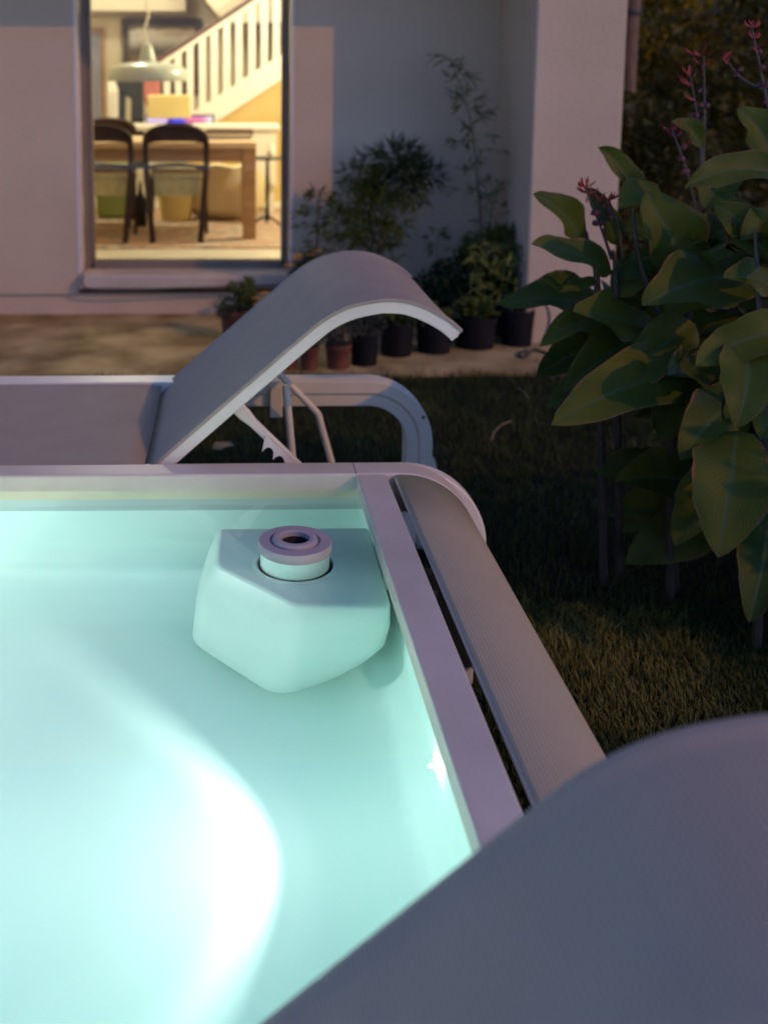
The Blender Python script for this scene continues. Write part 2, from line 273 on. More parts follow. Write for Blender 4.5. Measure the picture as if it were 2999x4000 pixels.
# ------------------------------------------------------------------ mesh helpers
ORG = {}
class MB:
    def __init__(s): s.v = []; s.f = []; s.uv = {}
    def add(s, vs_, fs_, uv=None):
        o = len(s.v); s.v += [Vector(p) for p in vs_]; s.f += [tuple(i + o for i in f) for f in fs_]
        if uv:
            for i, q in enumerate(uv): s.uv[o + i] = q
        return s
    def box(s, x0, x1, y0, y1, z0, z1):
        return s.add([(x0,y0,z0),(x1,y0,z0),(x1,y1,z0),(x0,y1,z0),(x0,y0,z1),(x1,y0,z1),(x1,y1,z1),(x0,y1,z1)],
                     [(0,3,2,1),(4,5,6,7),(0,1,5,4),(1,2,6,5),(2,3,7,6),(3,0,4,7)])
    def prism(s, pts, off):
        n = len(pts); a = [Vector(p) for p in pts]; b = [p + Vector(off) for p in a]
        return s.add(a + b, [tuple(range(n))[::-1], tuple(range(n, 2*n))] + [(i, (i+1) % n, n + (i+1) % n, n + i) for i in range(n)])
    def tube(s, pts, r, n=8, cap=True):
        pts = [Vector(p) for p in pts]; rr = r if isinstance(r, (list, tuple)) else [r] * len(pts)
        vs_, fs_ = [], []; prev = None
        for i, p in enumerate(pts):
            t = (pts[min(i+1, len(pts)-1)] - pts[max(i-1, 0)]).normalized()
            if prev is None:
                u = t.orthogonal().normalized()
            else:
                u = (prev - t * prev.dot(t)).normalized()
            prev = u; v = t.cross(u)
            for k in range(n):
                a = 2 * math.pi * k / n; vs_.append(p + (u * math.cos(a) + v * math.sin(a)) * rr[i])
        for i in range(len(pts) - 1):
            for k in range(n): fs_.append((i*n + k, i*n + (k+1) % n, (i+1)*n + (k+1) % n, (i+1)*n + k))
        if cap: fs_ += [tuple(range(n))[::-1], tuple((len(pts)-1)*n + k for k in range(n))]
        return s.add(vs_, fs_)
    def lathe(s, prof, c, n=28, axis='Z'):
        vs_, fs_ = [], []; c = Vector(c)
        for (r, h) in prof:
            for k in range(n):
                a = 2 * math.pi * k / n; x, y = r * math.cos(a), r * math.sin(a)
                vs_.append(c + (Vector((x, y, h)) if axis == 'Z' else Vector((h, x, y))))
        for i in range(len(prof) - 1):
            for k in range(n): fs_.append((i*n + k, i*n + (k+1) % n, (i+1)*n + (k+1) % n, (i+1)*n + k))
        if prof[0][0] > 1e-4: fs_.append(tuple(range(n))[::-1])
        if prof[-1][0] > 1e-4: fs_.append(tuple((len(prof)-1)*n + k for k in range(n)))
        return s.add(vs_, fs_)
    def sweep(s, path, prof):
        """path: (x,z) points in the XZ plane; prof: (y, n) points, n along the path's upward normal"""
        path = [Vector((p[0], p[1])) for p in path]; m = len(prof); vs_, fs_ = [], []
        for i, p in enumerate(path):
            t = (path[min(i+1, len(path)-1)] - path[max(i-1, 0)]).normalized(); nn = Vector((-t.y, t.x))
            for (y, a) in prof: q = p + nn * a; vs_.append((q.x, y, q.y))
        for i in range(len(path) - 1):
            for k in range(m): fs_.append((i*m + k, i*m + (k+1) % m, (i+1)*m + (k+1) % m, (i+1)*m + k))
        fs_ += [tuple(range(m))[::-1], tuple((len(path)-1)*m + k for k in range(m))]
        return s.add(vs_, fs_)
    def sheet(s, path, prof, thick=0.0015):
        """cloth sheet: path (x,z), prof (y, n) open line across; UV = metres along, across"""
        path = [Vector((p[0], p[1])) for p in path]; m = len(prof); vs_, fs_, uv = [], [], []; L = 0
        for i, p in enumerate(path):
            if i: L += (p - path[i-1]).length
            t = (path[min(i+1, len(path)-1)] - path[max(i-1, 0)]).normalized(); nn = Vector((-t.y, t.x))
            for (y, a) in prof: q = p + nn * a; vs_.append((q.x, y, q.y)); uv.append((L, y))
        for i in range(len(path) - 1):
            for k in range(m - 1): fs_.append((i*m + k, i*m + k + 1, (i+1)*m + k + 1, (i+1)*m + k))
        return s.add(vs_, fs_, uv)
    def blade(s, base, tip, width, bend=0.0, fold=0.25, facing=None, nu=10, wave=0.0, seed=0, shape=0.85, twist=0.0, roll=0.0):
        """leaf blade from base to tip, midrib bent by the bend vector, V-folded, wavy rim"""
        base, tip = Vector(base), Vector(tip); ax = tip - base
        bend = Vector(bend) if not isinstance(bend, (int, float)) else Vector((0, 0, bend))
        c = base + ax * 0.5 + bend; fc = Vector(facing) if facing is not None else Vector((0, -0.6, 0.8))
        S = (-1, -0.72, -0.36, -0.04, 0.04, 0.36, 0.72, 1); vs_, fs_, uv = [], [], []
        for i in range(nu + 1):
            t = i / nu; p = base * (1-t)**2 + c * 2*t*(1-t) + tip * t*t
            tan = ((c - base) * (1-t) + (tip - c) * t).normalized()
            sd_ = tan.cross(fc).normalized(); nn = sd_.cross(tan)
            a = twist * (t - 0.4); sd2 = sd_ * math.cos(a) + nn * math.sin(a); n2 = nn * math.cos(a) - sd_ * math.sin(a)
            wd = width * 0.5 * (math.sin(math.pi * min(1, t ** shape)) ** 0.72 + 0.015 * (1 - t))
            for q in S:
                h = fold * abs(q) * wd - roll * q * q * wd
                h += wave * wd * abs(q) ** 2 * math.sin(9 * t + 2.1 * seed + (1.7 if q > 0 else 0))
                e = 1 + (0.07 + 0.09 * abs(q)) * noise.noise(Vector((t * 7, q * 2, seed * 3.1)))
                vs_.append(p + sd2 * q * wd * e + n2 * h); uv.append((t, q))
        m = len(S)
        for i in range(nu):
            for k in range(m - 1): fs_.append((i*m + k, i*m + k + 1, (i+1)*m + k + 1, (i+1)*m + k))
        return s.add(vs_, fs_, uv)
    def leaflet(s, p, dr, ln, wd, nrm):
        dr = dr.normalized(); sd_ = dr.cross(nrm)
        if sd_.length < 1e-3: sd_ = dr.orthogonal()
        sd_.normalize(); n2 = sd_.cross(dr); a = p + dr * ln * 0.45; tip = p + dr * ln - n2 * ln * 0.12
        return s.add([p, a - sd_ * wd * 0.5 + n2 * wd * 0.15, a, a + sd_ * wd * 0.5 + n2 * wd * 0.15, tip], [(0, 2, 1), (0, 3, 2), (1, 2, 4), (2, 3, 4)])
    def build(s, name, mat, parent=None, smooth=True, bevel=0.0, seg=2, solid=0.0, sub=0, angle=40):
        o = Vector((0, 0, 0)) if parent is None else ORG[parent.name]
        me = bpy.data.meshes.new(name); me.from_pydata([v - o for v in s.v], [], s.f)
        if s.uv:
            ul = me.uv_layers.new(name='UVMap')
            for lp in me.loops: ul.data[lp.index].uv = s.uv.get(lp.vertex_index, (0, 0))
        ob = bpy.data.objects.new(name, me); col.objects.link(ob); me.materials.append(M[mat])
        if parent is not None: ob.parent = parent
        ORG[ob.name] = o
        if smooth:
            for p in me.polygons: p.use_smooth = True
            me.set_sharp_from_angle(angle=R(angle))
        if solid:
            md = ob.modifiers.new('solid', 'SOLIDIFY'); md.thickness = solid; md.offset = -1
        if bevel:
            md = ob.modifiers.new('bevel', 'BEVEL'); md.width = bevel; md.segments = seg; md.limit_method = 'ANGLE'; md.angle_limit = R(40)
            md.harden_normals = False
        if sub:
            md = ob.modifiers.new('sub', 'SUBSURF'); md.levels = sub; md.render_levels = sub
        return ob

def tag(o, label, cat, group=None):
    o['label'] = label; o['category'] = cat
    if group: o['group'] = group
    return o
def thing(name, loc, label, cat, group=None):
    o = bpy.data.objects.new(name, None); col.objects.link(o); o.location = loc; o.empty_display_size = 0.1
    ORG[o.name] = Vector(loc); return tag(o, label, cat, group)
def struct(o): o['kind'] = 'structure'; return o
def copy_tree(o, parent=None):
    c = o.copy(); col.objects.link(c); c.parent = parent; ORG[c.name] = ORG[o.name].copy()
    for ch in [q for q in bpy.data.objects if q.parent == o]: copy_tree(ch, c)
    return c
def arc(cx, cz, r, a0, a1, n):
    return [(cx + r * math.cos(R(a0 + (a1 - a0) * i / n)), cz + r * math.sin(R(a0 + (a1 - a0) * i / n))) for i in range(n + 1)]
def smooth_path(pts, n=6):
    pts = [Vector(p) for p in pts]; out = []
    for i in range(len(pts) - 1):
        p0, p1, p2, p3 = pts[max(i-1, 0)], pts[i], pts[i+1], pts[min(i+2, len(pts)-1)]
        for k in range(n):
            t = k / n
            out.append(0.5 * ((2*p1) + (p2-p0)*t + (2*p0 - 5*p1 + 4*p2 - p3)*t*t + (3*p1 - p0 - 3*p2 + p3)*t**3))
    return out + [pts[-1]]
def rnd(a, b): return random.uniform(a, b)
def rdir():
    while True:
        v = Vector((rnd(-1, 1), rnd(-1, 1), rnd(-1, 1)))
        if 0.05 < v.length < 1: return v.normalized()

YW = 6.80            # front face of the house wall
FLZ = 0.32           # floor inside
# ================================================================== ground, terrace, lawn
g = MB(); g.add([(-60, -30, 0), (60, -30, 0), (60, 90, 0), (-60, 90, 0)], [(0, 1, 2, 3)])
struct(g.build('lawn_ground', 'lawn_soil', smooth=False))
t = MB()                                             # concrete terrace along the house, wavy lawn edge
top, n = [], 60
for i in range(n + 1):
    x = -6 + 9.2 * i / n; top.append((x, 5.36 + 0.05 * noise.noise(Vector((x * 1.7, 0, 0))) + 0.02 * noise.noise(Vector((x * 9, 3, 0)))))
pts = [(x, y, 0.0) for x, y in top] + [(3.2, 7.1, 0.0), (-6, 7.1, 0.0)]
t.prism(pts, (0, 0, 0.018)); struct(t.build('terrace', 'concrete', smooth=False))

gb = MB(); cnt = 0
def blades(n, x0, x1, y0, y1, h0, h1, clump=0.0):
    for _ in range(n):
        x, y = rnd(x0, x1), rnd(y0, y1)
        if x < 0.60 and y < 2.56: continue
        k = noise.noise(Vector((x * 3.1, y * 3.1, 1.7)))
        h = rnd(h0, h1) * (1 + 0.5 * k); a = rnd(0, 6.28); ln = rnd(0.1, 0.9) * h
        wd = rnd(0.0012, 0.0024); dx, dy = math.cos(a), math.sin(a); bx = -dy * wd, dx * wd
        m = (x + dx * ln * 0.35, y + dy * ln * 0.35, h * 0.65)
        gb.add([(x - bx[0], y - bx[1], 0), (x + bx[0], y + bx[1], 0), (m[0] + bx[0] * .8, m[1] + bx[1] * .8, m[2]), (m[0] - bx[0] * .8, m[1] - bx[1] * .8, m[2]), (x + dx * ln, y + dy * ln, h)], [(0, 1, 2, 3), (3, 2, 4)])
blades(42000, 0.58, 1.7, 1.6, 2.9, 0.012, 0.036)
blades(26000, -0.7, 2.2, 2.55, 5.38, 0.02, 0.05)
blades(9000, 1.6, 4.5, 1.8, 8.0, 0.03, 0.07)
for _ in range(90):                                                   # taller tufts
    cx_, cy_ = rnd(0.66, 1.9), rnd(1.1, 5.2)
    blades(22, cx_ - 0.03, cx_ + 0.03, cy_ - 0.03, cy_ + 0.03, 0.03, 0.065)
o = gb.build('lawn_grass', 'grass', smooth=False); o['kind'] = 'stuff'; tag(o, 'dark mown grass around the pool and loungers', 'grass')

# ================================================================== house
H = thing('house', (0, YW, 0), 'stuccoed house with a lit glazed doorway and a projecting pier', 'house')
DX0, DX1 = -0.965, 0.425                                             # door opening
w_ = MB()
PZ = 0.155                                                           # top of plinth
w_.box(-5, DX0, YW, YW + 0.30, PZ, 4.2); w_.box(DX1, 1.72, YW, YW + 0.30, PZ, 4.2); w_.box(DX0, DX1, YW, YW + 0.30, 2.55, 4.2)
w_.build('wall', 'stucco', H, smooth=False)
p_ = MB(); p_.box(-5, 1.72, YW + 0.022, YW + 0.30, 0.0, PZ); p_.build('plinth', 'stucco', H, smooth=False)
p_ = MB(); p_.box(1.72, 2.225, 5.98, YW + 0.30, 0.0, 4.2); p_.build('pier', 'stucco', H, smooth=False, bevel=0.012)
e_ = MB(); e_.box(-5, 2.3, YW - 0.508, YW + 0.3, 2.36, 2.55); e_.box(-5, 2.3, YW - 0.54, YW + 0.1, 2.55, 2.62); e_.build('eave', 'stucco', H, smooth=False)
s_ = MB(); s_.box(DX0 + 0.008, DX1 - 0.008, YW - 0.05, YW + 0.26, 0.19, 0.2855); s_.build('door_sill', 'sill_stone', H, smooth=True, bevel=0.02, seg=3)
for (x0, x1) in ((DX0 + 0.0005, DX0 + 0.013), (DX1 - 0.013, DX1 - 0.0005)):      # plastered reveals either side
    j_ = MB(); j_.box(x0, x1, YW - 0.004, YW + 0.219, 0.286, 2.545); j_.build('reveal', 'jamb_white', H, smooth=False)
fr = MB()
fx0, fx1 = DX0 + 0.014, DX1 - 0.014
fr.box(fx0, fx0 + 0.036, YW + 0.22, YW + 0.32, 0.287, 2.545); fr.box(fx0 + 0.036, fx0 + 0.066, YW + 0.25, YW + 0.31, 0.287, 2.545)
fr.box(fx1 - 0.030, fx1, YW + 0.22, YW + 0.32, 0.287, 2.545); fr.box(fx1 - 0.052, fx1 - 0.030, YW + 0.25, YW + 0.31, 0.287, 2.545)
fr.box(fx0 + 0.066, fx1 - 0.052, YW + 0.22, YW + 0.32, 0.287, 0.335); fr.box(fx0 + 0.066, fx1 - 0.052, YW + 0.25, YW + 0.31, 2.44, 2.545)
FRM = fr.build('door_frame', 'frame_metal', H, smooth=False, bevel=0.003)
for px in (410, 1045):
    q = at(px, 1050, YW + 0.22); m_ = MB(); m_.box(q.x - 0.022, q.x + 0.022, YW + 0.214, YW + 0.2195, q.z - 0.008, q.z + 0.006); m_.build('drain_slot', 'dark_plastic', FRM, smooth=False)
gp = MB(); gp.box(fx0 + 0.067, fx1 - 0.053, YW + 0.278, YW + 0.282, 0.336, 2.439); gp.build('glass_pane', 'window_glass', H, smooth=False)
# the room behind
r_ = MB(); r_.box(-3.2, 1.9, YW + 0.325, 12.6, 0.1, FLZ); r_.build('room_floor', 'room_floor', H, smooth=False)
r_ = MB(); r_.box(-3.4, -3.2, YW + 0.3, 12.8, 0.1, 4.1); r_.box(1.9, 2.1, YW + 0.3, 12.8, 0.1, 4.1); r_.box(-3.2, 1.9, 12.6, 12.8, 0.1, 4.1); r_.build('room_wall', 'room_wall', H, smooth=False)
r_ = MB(); r_.box(-3.4, 2.1, YW + 0.3, 12.8, 4.1, 4.3); r_.build('room_ceiling', 'room_ceiling', H, smooth=False)
a, b = at(355, 65, 12.5), at(800, 48, 12.5)
r_ = MB(); r_.box(-3.19, b.x - 0.2, 11.9, 12.599, a.z + 0.03, a.z + 0.32); r_.build('ceiling_beam', 'room_ceiling', H, smooth=False)
a, b = at(362, 108, 12.57), at(400, 490, 12.57)
r_ = MB(); r_.box(a.x - 0.5, b.x + 0.045, 12.54, 12.598, FLZ, a.z); DD = r_.build('inner_door_frame', 'oak', H, smooth=False)
r_ = MB(); r_.box(a.x - 0.5, b.x - 0.005, 12.52, 12.539, FLZ, a.z - 0.06); r_.build('inner_door', 'blue_door', H, smooth=False)

# cable sagging under the door sill
pts = [at(328, 1075, YW - 0.06), at(322, 1100, YW - 0.07), at(345, 1128, YW - 0.07), at(480, 1136, YW - 0.065), at(720, 1126, YW - 0.065), at(980, 1118, YW - 0.065), at(1100, 1112, YW - 0.065)]
c_ = MB(); c_.tube(smooth_path(pts, 5), 0.006, 6); tag(c_.build('cable', 'cable', None), 'thin dark cable sagging under the pale door sill', 'cable')

# ================================================================== things in the lit room
def roombox(name, mat, x0, x1, y0, y1, Y, depth, label, cat):
    a, b = at(x0, y1, Y), at(x1, y0, Y); m_ = MB(); m_.box(a.x, b.x, Y, Y + depth, a.z, b.z)
    return m_, a, b
# rug
a, b = on(300, 975, FLZ), on(1160, 870, FLZ)
rg = MB(); rg.box(-1.9, 1.25, 7.62, 10.1, FLZ, FLZ + 0.012); tag(rg.build('rug', 'rug', None, smooth=False), 'faded beige and rust patterned rug under the dining table', 'rug')
# table
TY = 8.02
tl = at(1003, 584, TY); TX1 = tl.x; TZ = FLZ + 0.75
T = thing('dining_table', (0, TY, FLZ + 0.012), 'oak dining table with square legs inside the doorway', 'table')
m_ = MB(); m_.box(-2.0, TX1, TY - 0.02, TY + 0.95, TZ - 0.045, TZ); m_.build('table_top', 'oak_top', T, smooth=False, bevel=0.004)
m_ = MB(); m_.box(-1.9, TX1 - 0.10, TY + 0.02, TY + 0.05, TZ - 0.15, TZ - 0.046); m_.build('apron', 'oak', T, smooth=False)
m_ = MB(); m_.box(TX1 - 0.06, TX1 - 0.03, TY + 0.1, TY + 0.83, TZ - 0.15, TZ - 0.046); m_.build('apron', 'oak', T, smooth=False)
for (lx, ly) in ((TX1 - 0.105, TY), (TX1 - 0.105, TY + 0.83), (-1.98, TY), (-1.98, TY + 0.83)):
    m_ = MB(); m_.box(lx, lx + 0.10, ly, ly + 0.10, FLZ + 0.012, TZ - 0.046); m_.build('leg', 'oak', T, smooth=False, bevel=0.003)
# chairs
def chair(loc, label, flip=1):
    c = thing('dining_chair', loc, label, 'chair', 'dark bentwood chairs at the dining table')
    x, y, z = loc; wd = 0.222
    def P(u, v, h): return Vector((x + u, y + v * flip, z + h))
    # bent hoop: both rear legs and the top in one bent piece
    hoop = [P(-wd + 0.045, -0.05, 0.0), P(-wd + 0.02, -0.015, 0.30), P(-wd, 0.0, 0.53), P(-wd - 0.003, -0.02, 0.70)]
    hoop += [P(-wd * math.cos(R(a)), -0.03 - 0.03 * math.sin(R(a)), 0.745 + 0.120 * math.sin(R(a)) ** 0.7) for a in range(10, 180, 16)]
    hoop += [P(wd + 0.003, -0.02, 0.70), P(wd, 0.0, 0.53), P(wd - 0.02, -0.015, 0.30), P(wd - 0.045, -0.05, 0.0)]
    m_ = MB(); m_.tube(smooth_path(hoop, 3), 0.023, 8); m_.build('back_hoop', 'dark_wood', c)
    m_ = MB(); prof = []
    for i in range(13):                                           # curved back panel filling the crown of the hoop
        a = R(4 + 172 * i / 12); u = -(wd - 0.012) * math.cos(a); v = -0.03 - 0.035 * math.sin(a); prof.append((u, v, 0.742 + 0.120 * math.sin(a) ** 0.7))
    vs_ = []
    for (u, v, h) in prof: vs_ += [P(u, v, h), P(u, v, 0.732 + 0.022 * (1 - (u / wd) ** 4)), P(u, v + 0.014, 0.732 + 0.022 * (1 - (u / wd) ** 4)), P(u, v + 0.014, h)]
    fs_ = []
    for i in range(12):
        for k in range(4): fs_.append((i*4 + k, i*4 + (k+1) % 4, (i+1)*4 + (k+1) % 4, (i+1)*4 + k))
    m_.add(vs_, fs_); m_.build('back_panel', 'dark_wood', c)
    m_ = MB(); m_.tube(smooth_path([P(-wd, 0.0, 0.555), P(-wd * .5, -0.012, 0.572), P(0, -0.018, 0.578), P(wd * .5, -0.012, 0.572), P(wd, 0.0, 0.555)], 3), 0.014, 8); m_.build('lower_rail', 'dark_wood', c)
    m_ = MB()
    m_.prism([P(-0.18, 0.05, 0.46), P(0.18, 0.05, 0.46), P(0.22, 0.44, 0.47), P(-0.22, 0.44, 0.47)], (0, 0, 0.045)); m_.build('seat', 'seat_cloth', c, bevel=0.015, seg=3)
    m_ = MB(); m_.prism([P(-0.172, 0.045, 0.34), P(0.172, 0.045, 0.34), P(0.172, 0.045, 0.465), P(-0.172, 0.045, 0.465)], (0, 0.02 * flip, 0)); m_.build('seat_skirt', 'seat_cloth', c, bevel=0.006)
    for sg in (-1, 1):
        m_ = MB(); m_.tube([P(sg * 0.215, 0.42, 0.0), P(sg * 0.205, 0.41, 0.48)], [0.013, 0.018], 8); m_.build('front_leg', 'dark_wood', c)
    return c
q1 = on(693, 940, FLZ + 0.012)
chair((q1.x, 7.90, FLZ + 0.012), 'dark bentwood dining chair nearest the table leg, full back in view')
q2 = on(395, 945, FLZ + 0.012)
chair((q2.x + 0.01, 7.90, FLZ + 0.012), 'dark bentwood dining chair cut by the left door jamb')
q3 = at(425, 500, 9.15)
chair((q3.x, 9.13, FLZ + 0.012), 'dark bentwood dining chair on the far side of the table', -1)
# books on the table
a, b = at(800, 557, TY + 0.35), at(985, 545, TY + 0.35)
k_ = thing('book_stack', ((a.x + b.x) / 2, TY + 0.5, TZ), 'grey and dark brown flat books stacked on the table corner', 'books')
for nm, mt, h0, h1, dx in (('book', 'book_grey', 0.001, 0.034, 0.0), ('book', 'white_paint', 0.035, 0.048, -0.02), ('book', 'book_dark', 0.049, 0.074, 0.01)):
    m_ = MB(); m_.box(a.x + dx, b.x + dx, TY + 0.36, TY + 0.66, TZ + h0, TZ + h1); m_.build(nm, mt, k_, smooth=False, bevel=0.003)
# white sideboard behind
SY = 9.55
a, b = at(350, 532, SY), at(1093, 489, SY)
S = thing('sideboard', (0, SY, FLZ), 'long white sideboard behind the dining table', 'sideboard'); SZ = b.z
m_ = MB(); m_.box(-2.2, b.x, SY, SY + 0.55, SZ - 0.05, SZ); m_.build('top', 'white_paint', S, smooth=False, bevel=0.012, seg=3)
c0 = at(985, 560, SY)
m_ = MB(); m_.box(c0.x, b.x - 0.03, SY + 0.03, SY + 0.5, FLZ + 0.26, SZ - 0.051); m_.build('cabinet', 'white_paint', S, smooth=False, bevel=0.005)
m_ = MB(); m_.box(c0.x + 0.02, b.x - 0.05, SY + 0.02, SY + 0.029, FLZ + 0.29, SZ - 0.08); m_.build('door', 'white_paint', S, smooth=False, bevel=0.003)
for lx in (-2.1, c0.x + 0.02, b.x - 0.09):
    for ly in (SY + 0.06, SY + 0.44):
        m_ = MB(); m_.box(lx, lx + 0.045, ly, ly + 0.045, FLZ, (FLZ + 0.259 if lx > 0 else SZ - 0.051)); m_.build('leg', 'white_paint', S, smooth=False)
# screen on the sideboard
a, b = at(575, 489, SY + 0.3), at(830, 452, SY + 0.3)
k_ = thing('monitor', ((a.x + b.x) / 2, SY + 0.3, SZ), 'glowing pink and blue screen on the white sideboard', 'screen')
m_ = MB(); m_.box(a.x - 0.012, b.x + 0.02, SY + 0.305, SY + 0.335, SZ + 0.008, b.z + 0.30); m_.build('housing', 'black_metal', k_, smooth=False, bevel=0.004)
m_ = MB(); m_.box(a.x, b.x, SY + 0.298, SY + 0.303, SZ + 0.012, b.z - 0.005); m_.build('screen', 'screen_glow', k_, smooth=False)
m_ = MB(); m_.box((a.x + b.x) / 2 - 0.12, (a.x + b.x) / 2 + 0.12, SY + 0.24, SY + 0.42, SZ, SZ + 0.008); m_.build('foot', 'black_metal', k_, smooth=False)
bpy.data.objects.remove(bpy.data.objects['housing'], do_unlink=True)
m_ = MB(); m_.box(a.x - 0.012, b.x + 0.02, SY + 0.305, SY + 0.335, SZ + 0.008, b.z + 0.012); m_.build('housing', 'black_metal', k_, smooth=False, bevel=0.004)
# pale yellow lampshade before the screen
a, b = at(580, 462, SY + 0.1), at(745, 371, SY + 0.1)
k_ = thing('table_lamp', ((a.x + b.x) / 2, SY + 0.12, SZ), 'pale yellow rectangular lampshade in front of the glowing screen', 'lamp')
m_ = MB(); m_.box(a.x, b.x, SY + 0.03, SY + 0.20, a.z, b.z); m_.build('shade', 'yellow_board', k_, smooth=False, bevel=0.012, seg=3)
m_ = MB(); m_.lathe([(0.06, 0.0), (0.06, 0.008), (0.012, 0.014), (0.010, a.z - SZ + 0.02)], ((a.x + b.x) / 2, SY + 0.115, SZ), 16); m_.build('stand', 'black_metal', k_)
# pendant lamp
LYp = 8.25
c0 = at(578, 318, LYp); rad = (at(745, 318, LYp) - at(430, 318, LYp)).x / 2
k_ = thing('pendant_lamp', c0, 'pale grey-green enamel pendant lamp hanging over the table', 'lamp')
pr = [(rad * 0.965, 0.004), (rad * 0.985, 0.0), (rad, 0.012), (rad * 0.995, 0.045), (rad * 0.96, 0.085), (rad * 0.86, 0.115), (rad * 0.6, 0.137), (rad * 0.26, 0.147), (rad * 0.21, 0.152), (rad * 0.20, 0.17), (rad * 0.16, 0.225), (rad * 0.12, 0.27), (rad * 0.07, 0.285), (0.0, 0.287)]
m_ = MB(); m_.lathe(pr, c0, 48); m_.build('shade', 'lamp_enamel', k_, solid=0.003)
top = at(575, -180, LYp)
cp = [c0 + Vector((0, 0, 0.285)), at(574, 160, LYp), at(563, 125, LYp), at(572, 90, LYp), at(580, 55, LYp), at(573, 10, LYp), top]
for s_off in (0.0, 2.2):
    pts = smooth_path(cp, 8); pp = [p + Vector((math.cos(i * 0.55 + s_off * 1.4) * 0.007, math.sin(i * 0.55 + s_off * 1.4) * 0.007, 0)) for i, p in enumerate(pts)]
    m_ = MB(); m_.tube(pp, 0.005, 6); m_.build('cord', 'cord_white', k_)
m_ = MB(); m_.lathe([(0.05, -0.02), (0.05, 0.0), (0.02, 0.05)], top, 16); m_.build('ceiling_rose', 'lamp_enamel', k_)
m_ = MB(); m_.tube([top + Vector((0, 0, 0.03)), Vector((top.x, top.y, 4.099))], 0.006, 6); m_.build('suspension_rod', 'cord_white', k_)
# picture on the back wall
a, b = at(478, 250, 12.5), at(790, 70, 12.5); a.z -= 0.35
k_ = thing('framed_picture', ((a.x + b.x) / 2, 12.55, a.z), 'wide gilt-framed landscape picture on the back wall', 'picture')
m_ = MB(); m_.box(a.x + 0.08, b.x - 0.08, 12.555, 12.575, a.z + 0.08, b.z - 0.08); m_.build('canvas', 'landscape_picture', k_, smooth=False)
for (x0, x1, z0, z1) in ((a.x, b.x, b.z - 0.082, b.z), (a.x, b.x, a.z, a.z + 0.082), (a.x, a.x + 0.082, a.z + 0.082, b.z - 0.082), (b.x - 0.082, b.x, a.z + 0.082, b.z - 0.082)):
    m_ = MB(); m_.box(x0, x1, 12.53, 12.594, z0, z1); m_.build('frame_bar', 'gilt', k_, smooth=False, bevel=0.012)
# stairs: white stringer, balusters, dark handrail rising to the right
STY = 10.7
s0, s1 = at(700, 480, STY), at(1093, 215, STY)
k_ = thing('staircase', (s0.x, STY, FLZ), 'white staircase with square balusters and dark handrail rising to the right', 'staircase')
pA, pB = at(740, 448, STY), at(1100, 212, STY)                       # upper edge of stringer
slope = (pB.z - pA.z) / (pB.x - pA.x); X0s, X1s = pA.x - 0.55, pB.x + 1.2
def zs(x): return pA.z + slope * (x - pA.x)
th = pA.z - at(740, 545, STY).z
m_ = MB(); m_.prism([(X0s, STY, zs(X0s) - th), (X1s, STY, zs(X1s) - th), (X1s, STY, zs(X1s)), (X0s, STY, zs(X0s))], (0, 0.05, 0)); m_.build('stringer', 'white_paint', k_, smooth=False)
hr = at(620, 235, STY).z - zs(at(620, 235, STY).x)
x = X0s + 0.05; step = 0.128
pb = [at(px, 100, STY).x for px in (1080, 1033, 985, 934, 886, 837, 790, 742, 695, 650, 610)]
for x in pb:
    m_ = MB(); m_.box(x - 0.032, x + 0.032, STY + 0.008, STY + 0.042, zs(x) - 0.03, zs(x) + hr - 0.035); m_.build('baluster', 'white_paint', k_, smooth=False)
for x in (pb[0] + 0.125, pb[0] + 0.25, pb[0] + 0.375):
    m_ = MB(); m_.box(x - 0.032, x + 0.032, STY + 0.008, STY + 0.042, zs(x) - 0.03, zs(x) + hr - 0.035); m_.build('baluster', 'white_paint', k_, smooth=False)
m_ = MB(); xa, xb = pb[-1] - 0.03, X1s
m_.prism([(xa, STY, zs(xa) + hr - 0.075), (xb, STY, zs(xb) + hr - 0.075), (xb, STY, zs(xb) + hr - 0.03), (xa, STY, zs(xa) + hr - 0.03)], (0, 0.05, 0)); m_.build('upper_rail', 'white_paint', k_, smooth=False)
m_ = MB(); m_.prism([(xa - 0.03, STY - 0.012, zs(xa - 0.03) + hr - 0.029), (xb, STY - 0.012, zs(xb) + hr - 0.029), (xb, STY - 0.012, zs(xb) + hr + 0.022), (xa - 0.03, STY - 0.012, zs(xa - 0.03) + hr + 0.022)], (0, 0.074, 0)); m_.build('handrail', 'rail_wood', k_, smooth=False, bevel=0.008)
n0 = at(445, 400, STY); m_ = MB(); m_.box(n0.x - 0.055, n0.x + 0.055, STY - 0.03, STY + 0.08, FLZ, at(445, 300, STY).z); m_.build('newel_post', 'white_paint', k_, smooth=False, bevel=0.006)
for i in range(9):                                                    # treads behind the stringer
    tx = pA.x - 0.35 + i * 0.25; tz = zs(tx) - 0.10
    if tz < FLZ + 0.03: continue
    m_ = MB(); m_.box(tx, tx + 0.27, STY + 0.052, STY + 0.95, tz - 0.035, tz); m_.build('tread', 'oak', k_, smooth=False)
xq = at(830, 480, STY).x
m_ = MB(); m_.prism([(xq - 0.25, STY + 0.02, FLZ), (X1s, STY + 0.02, FLZ), (X1s, STY + 0.02, zs(X1s) - th - 0.002), (xq - 0.25, STY + 0.02, max(FLZ + 0.02, zs(xq - 0.25) - th - 0.002))], (0, 0.03, 0)); m_.build('under_stair_panel', 'understair', k_, smooth=False)
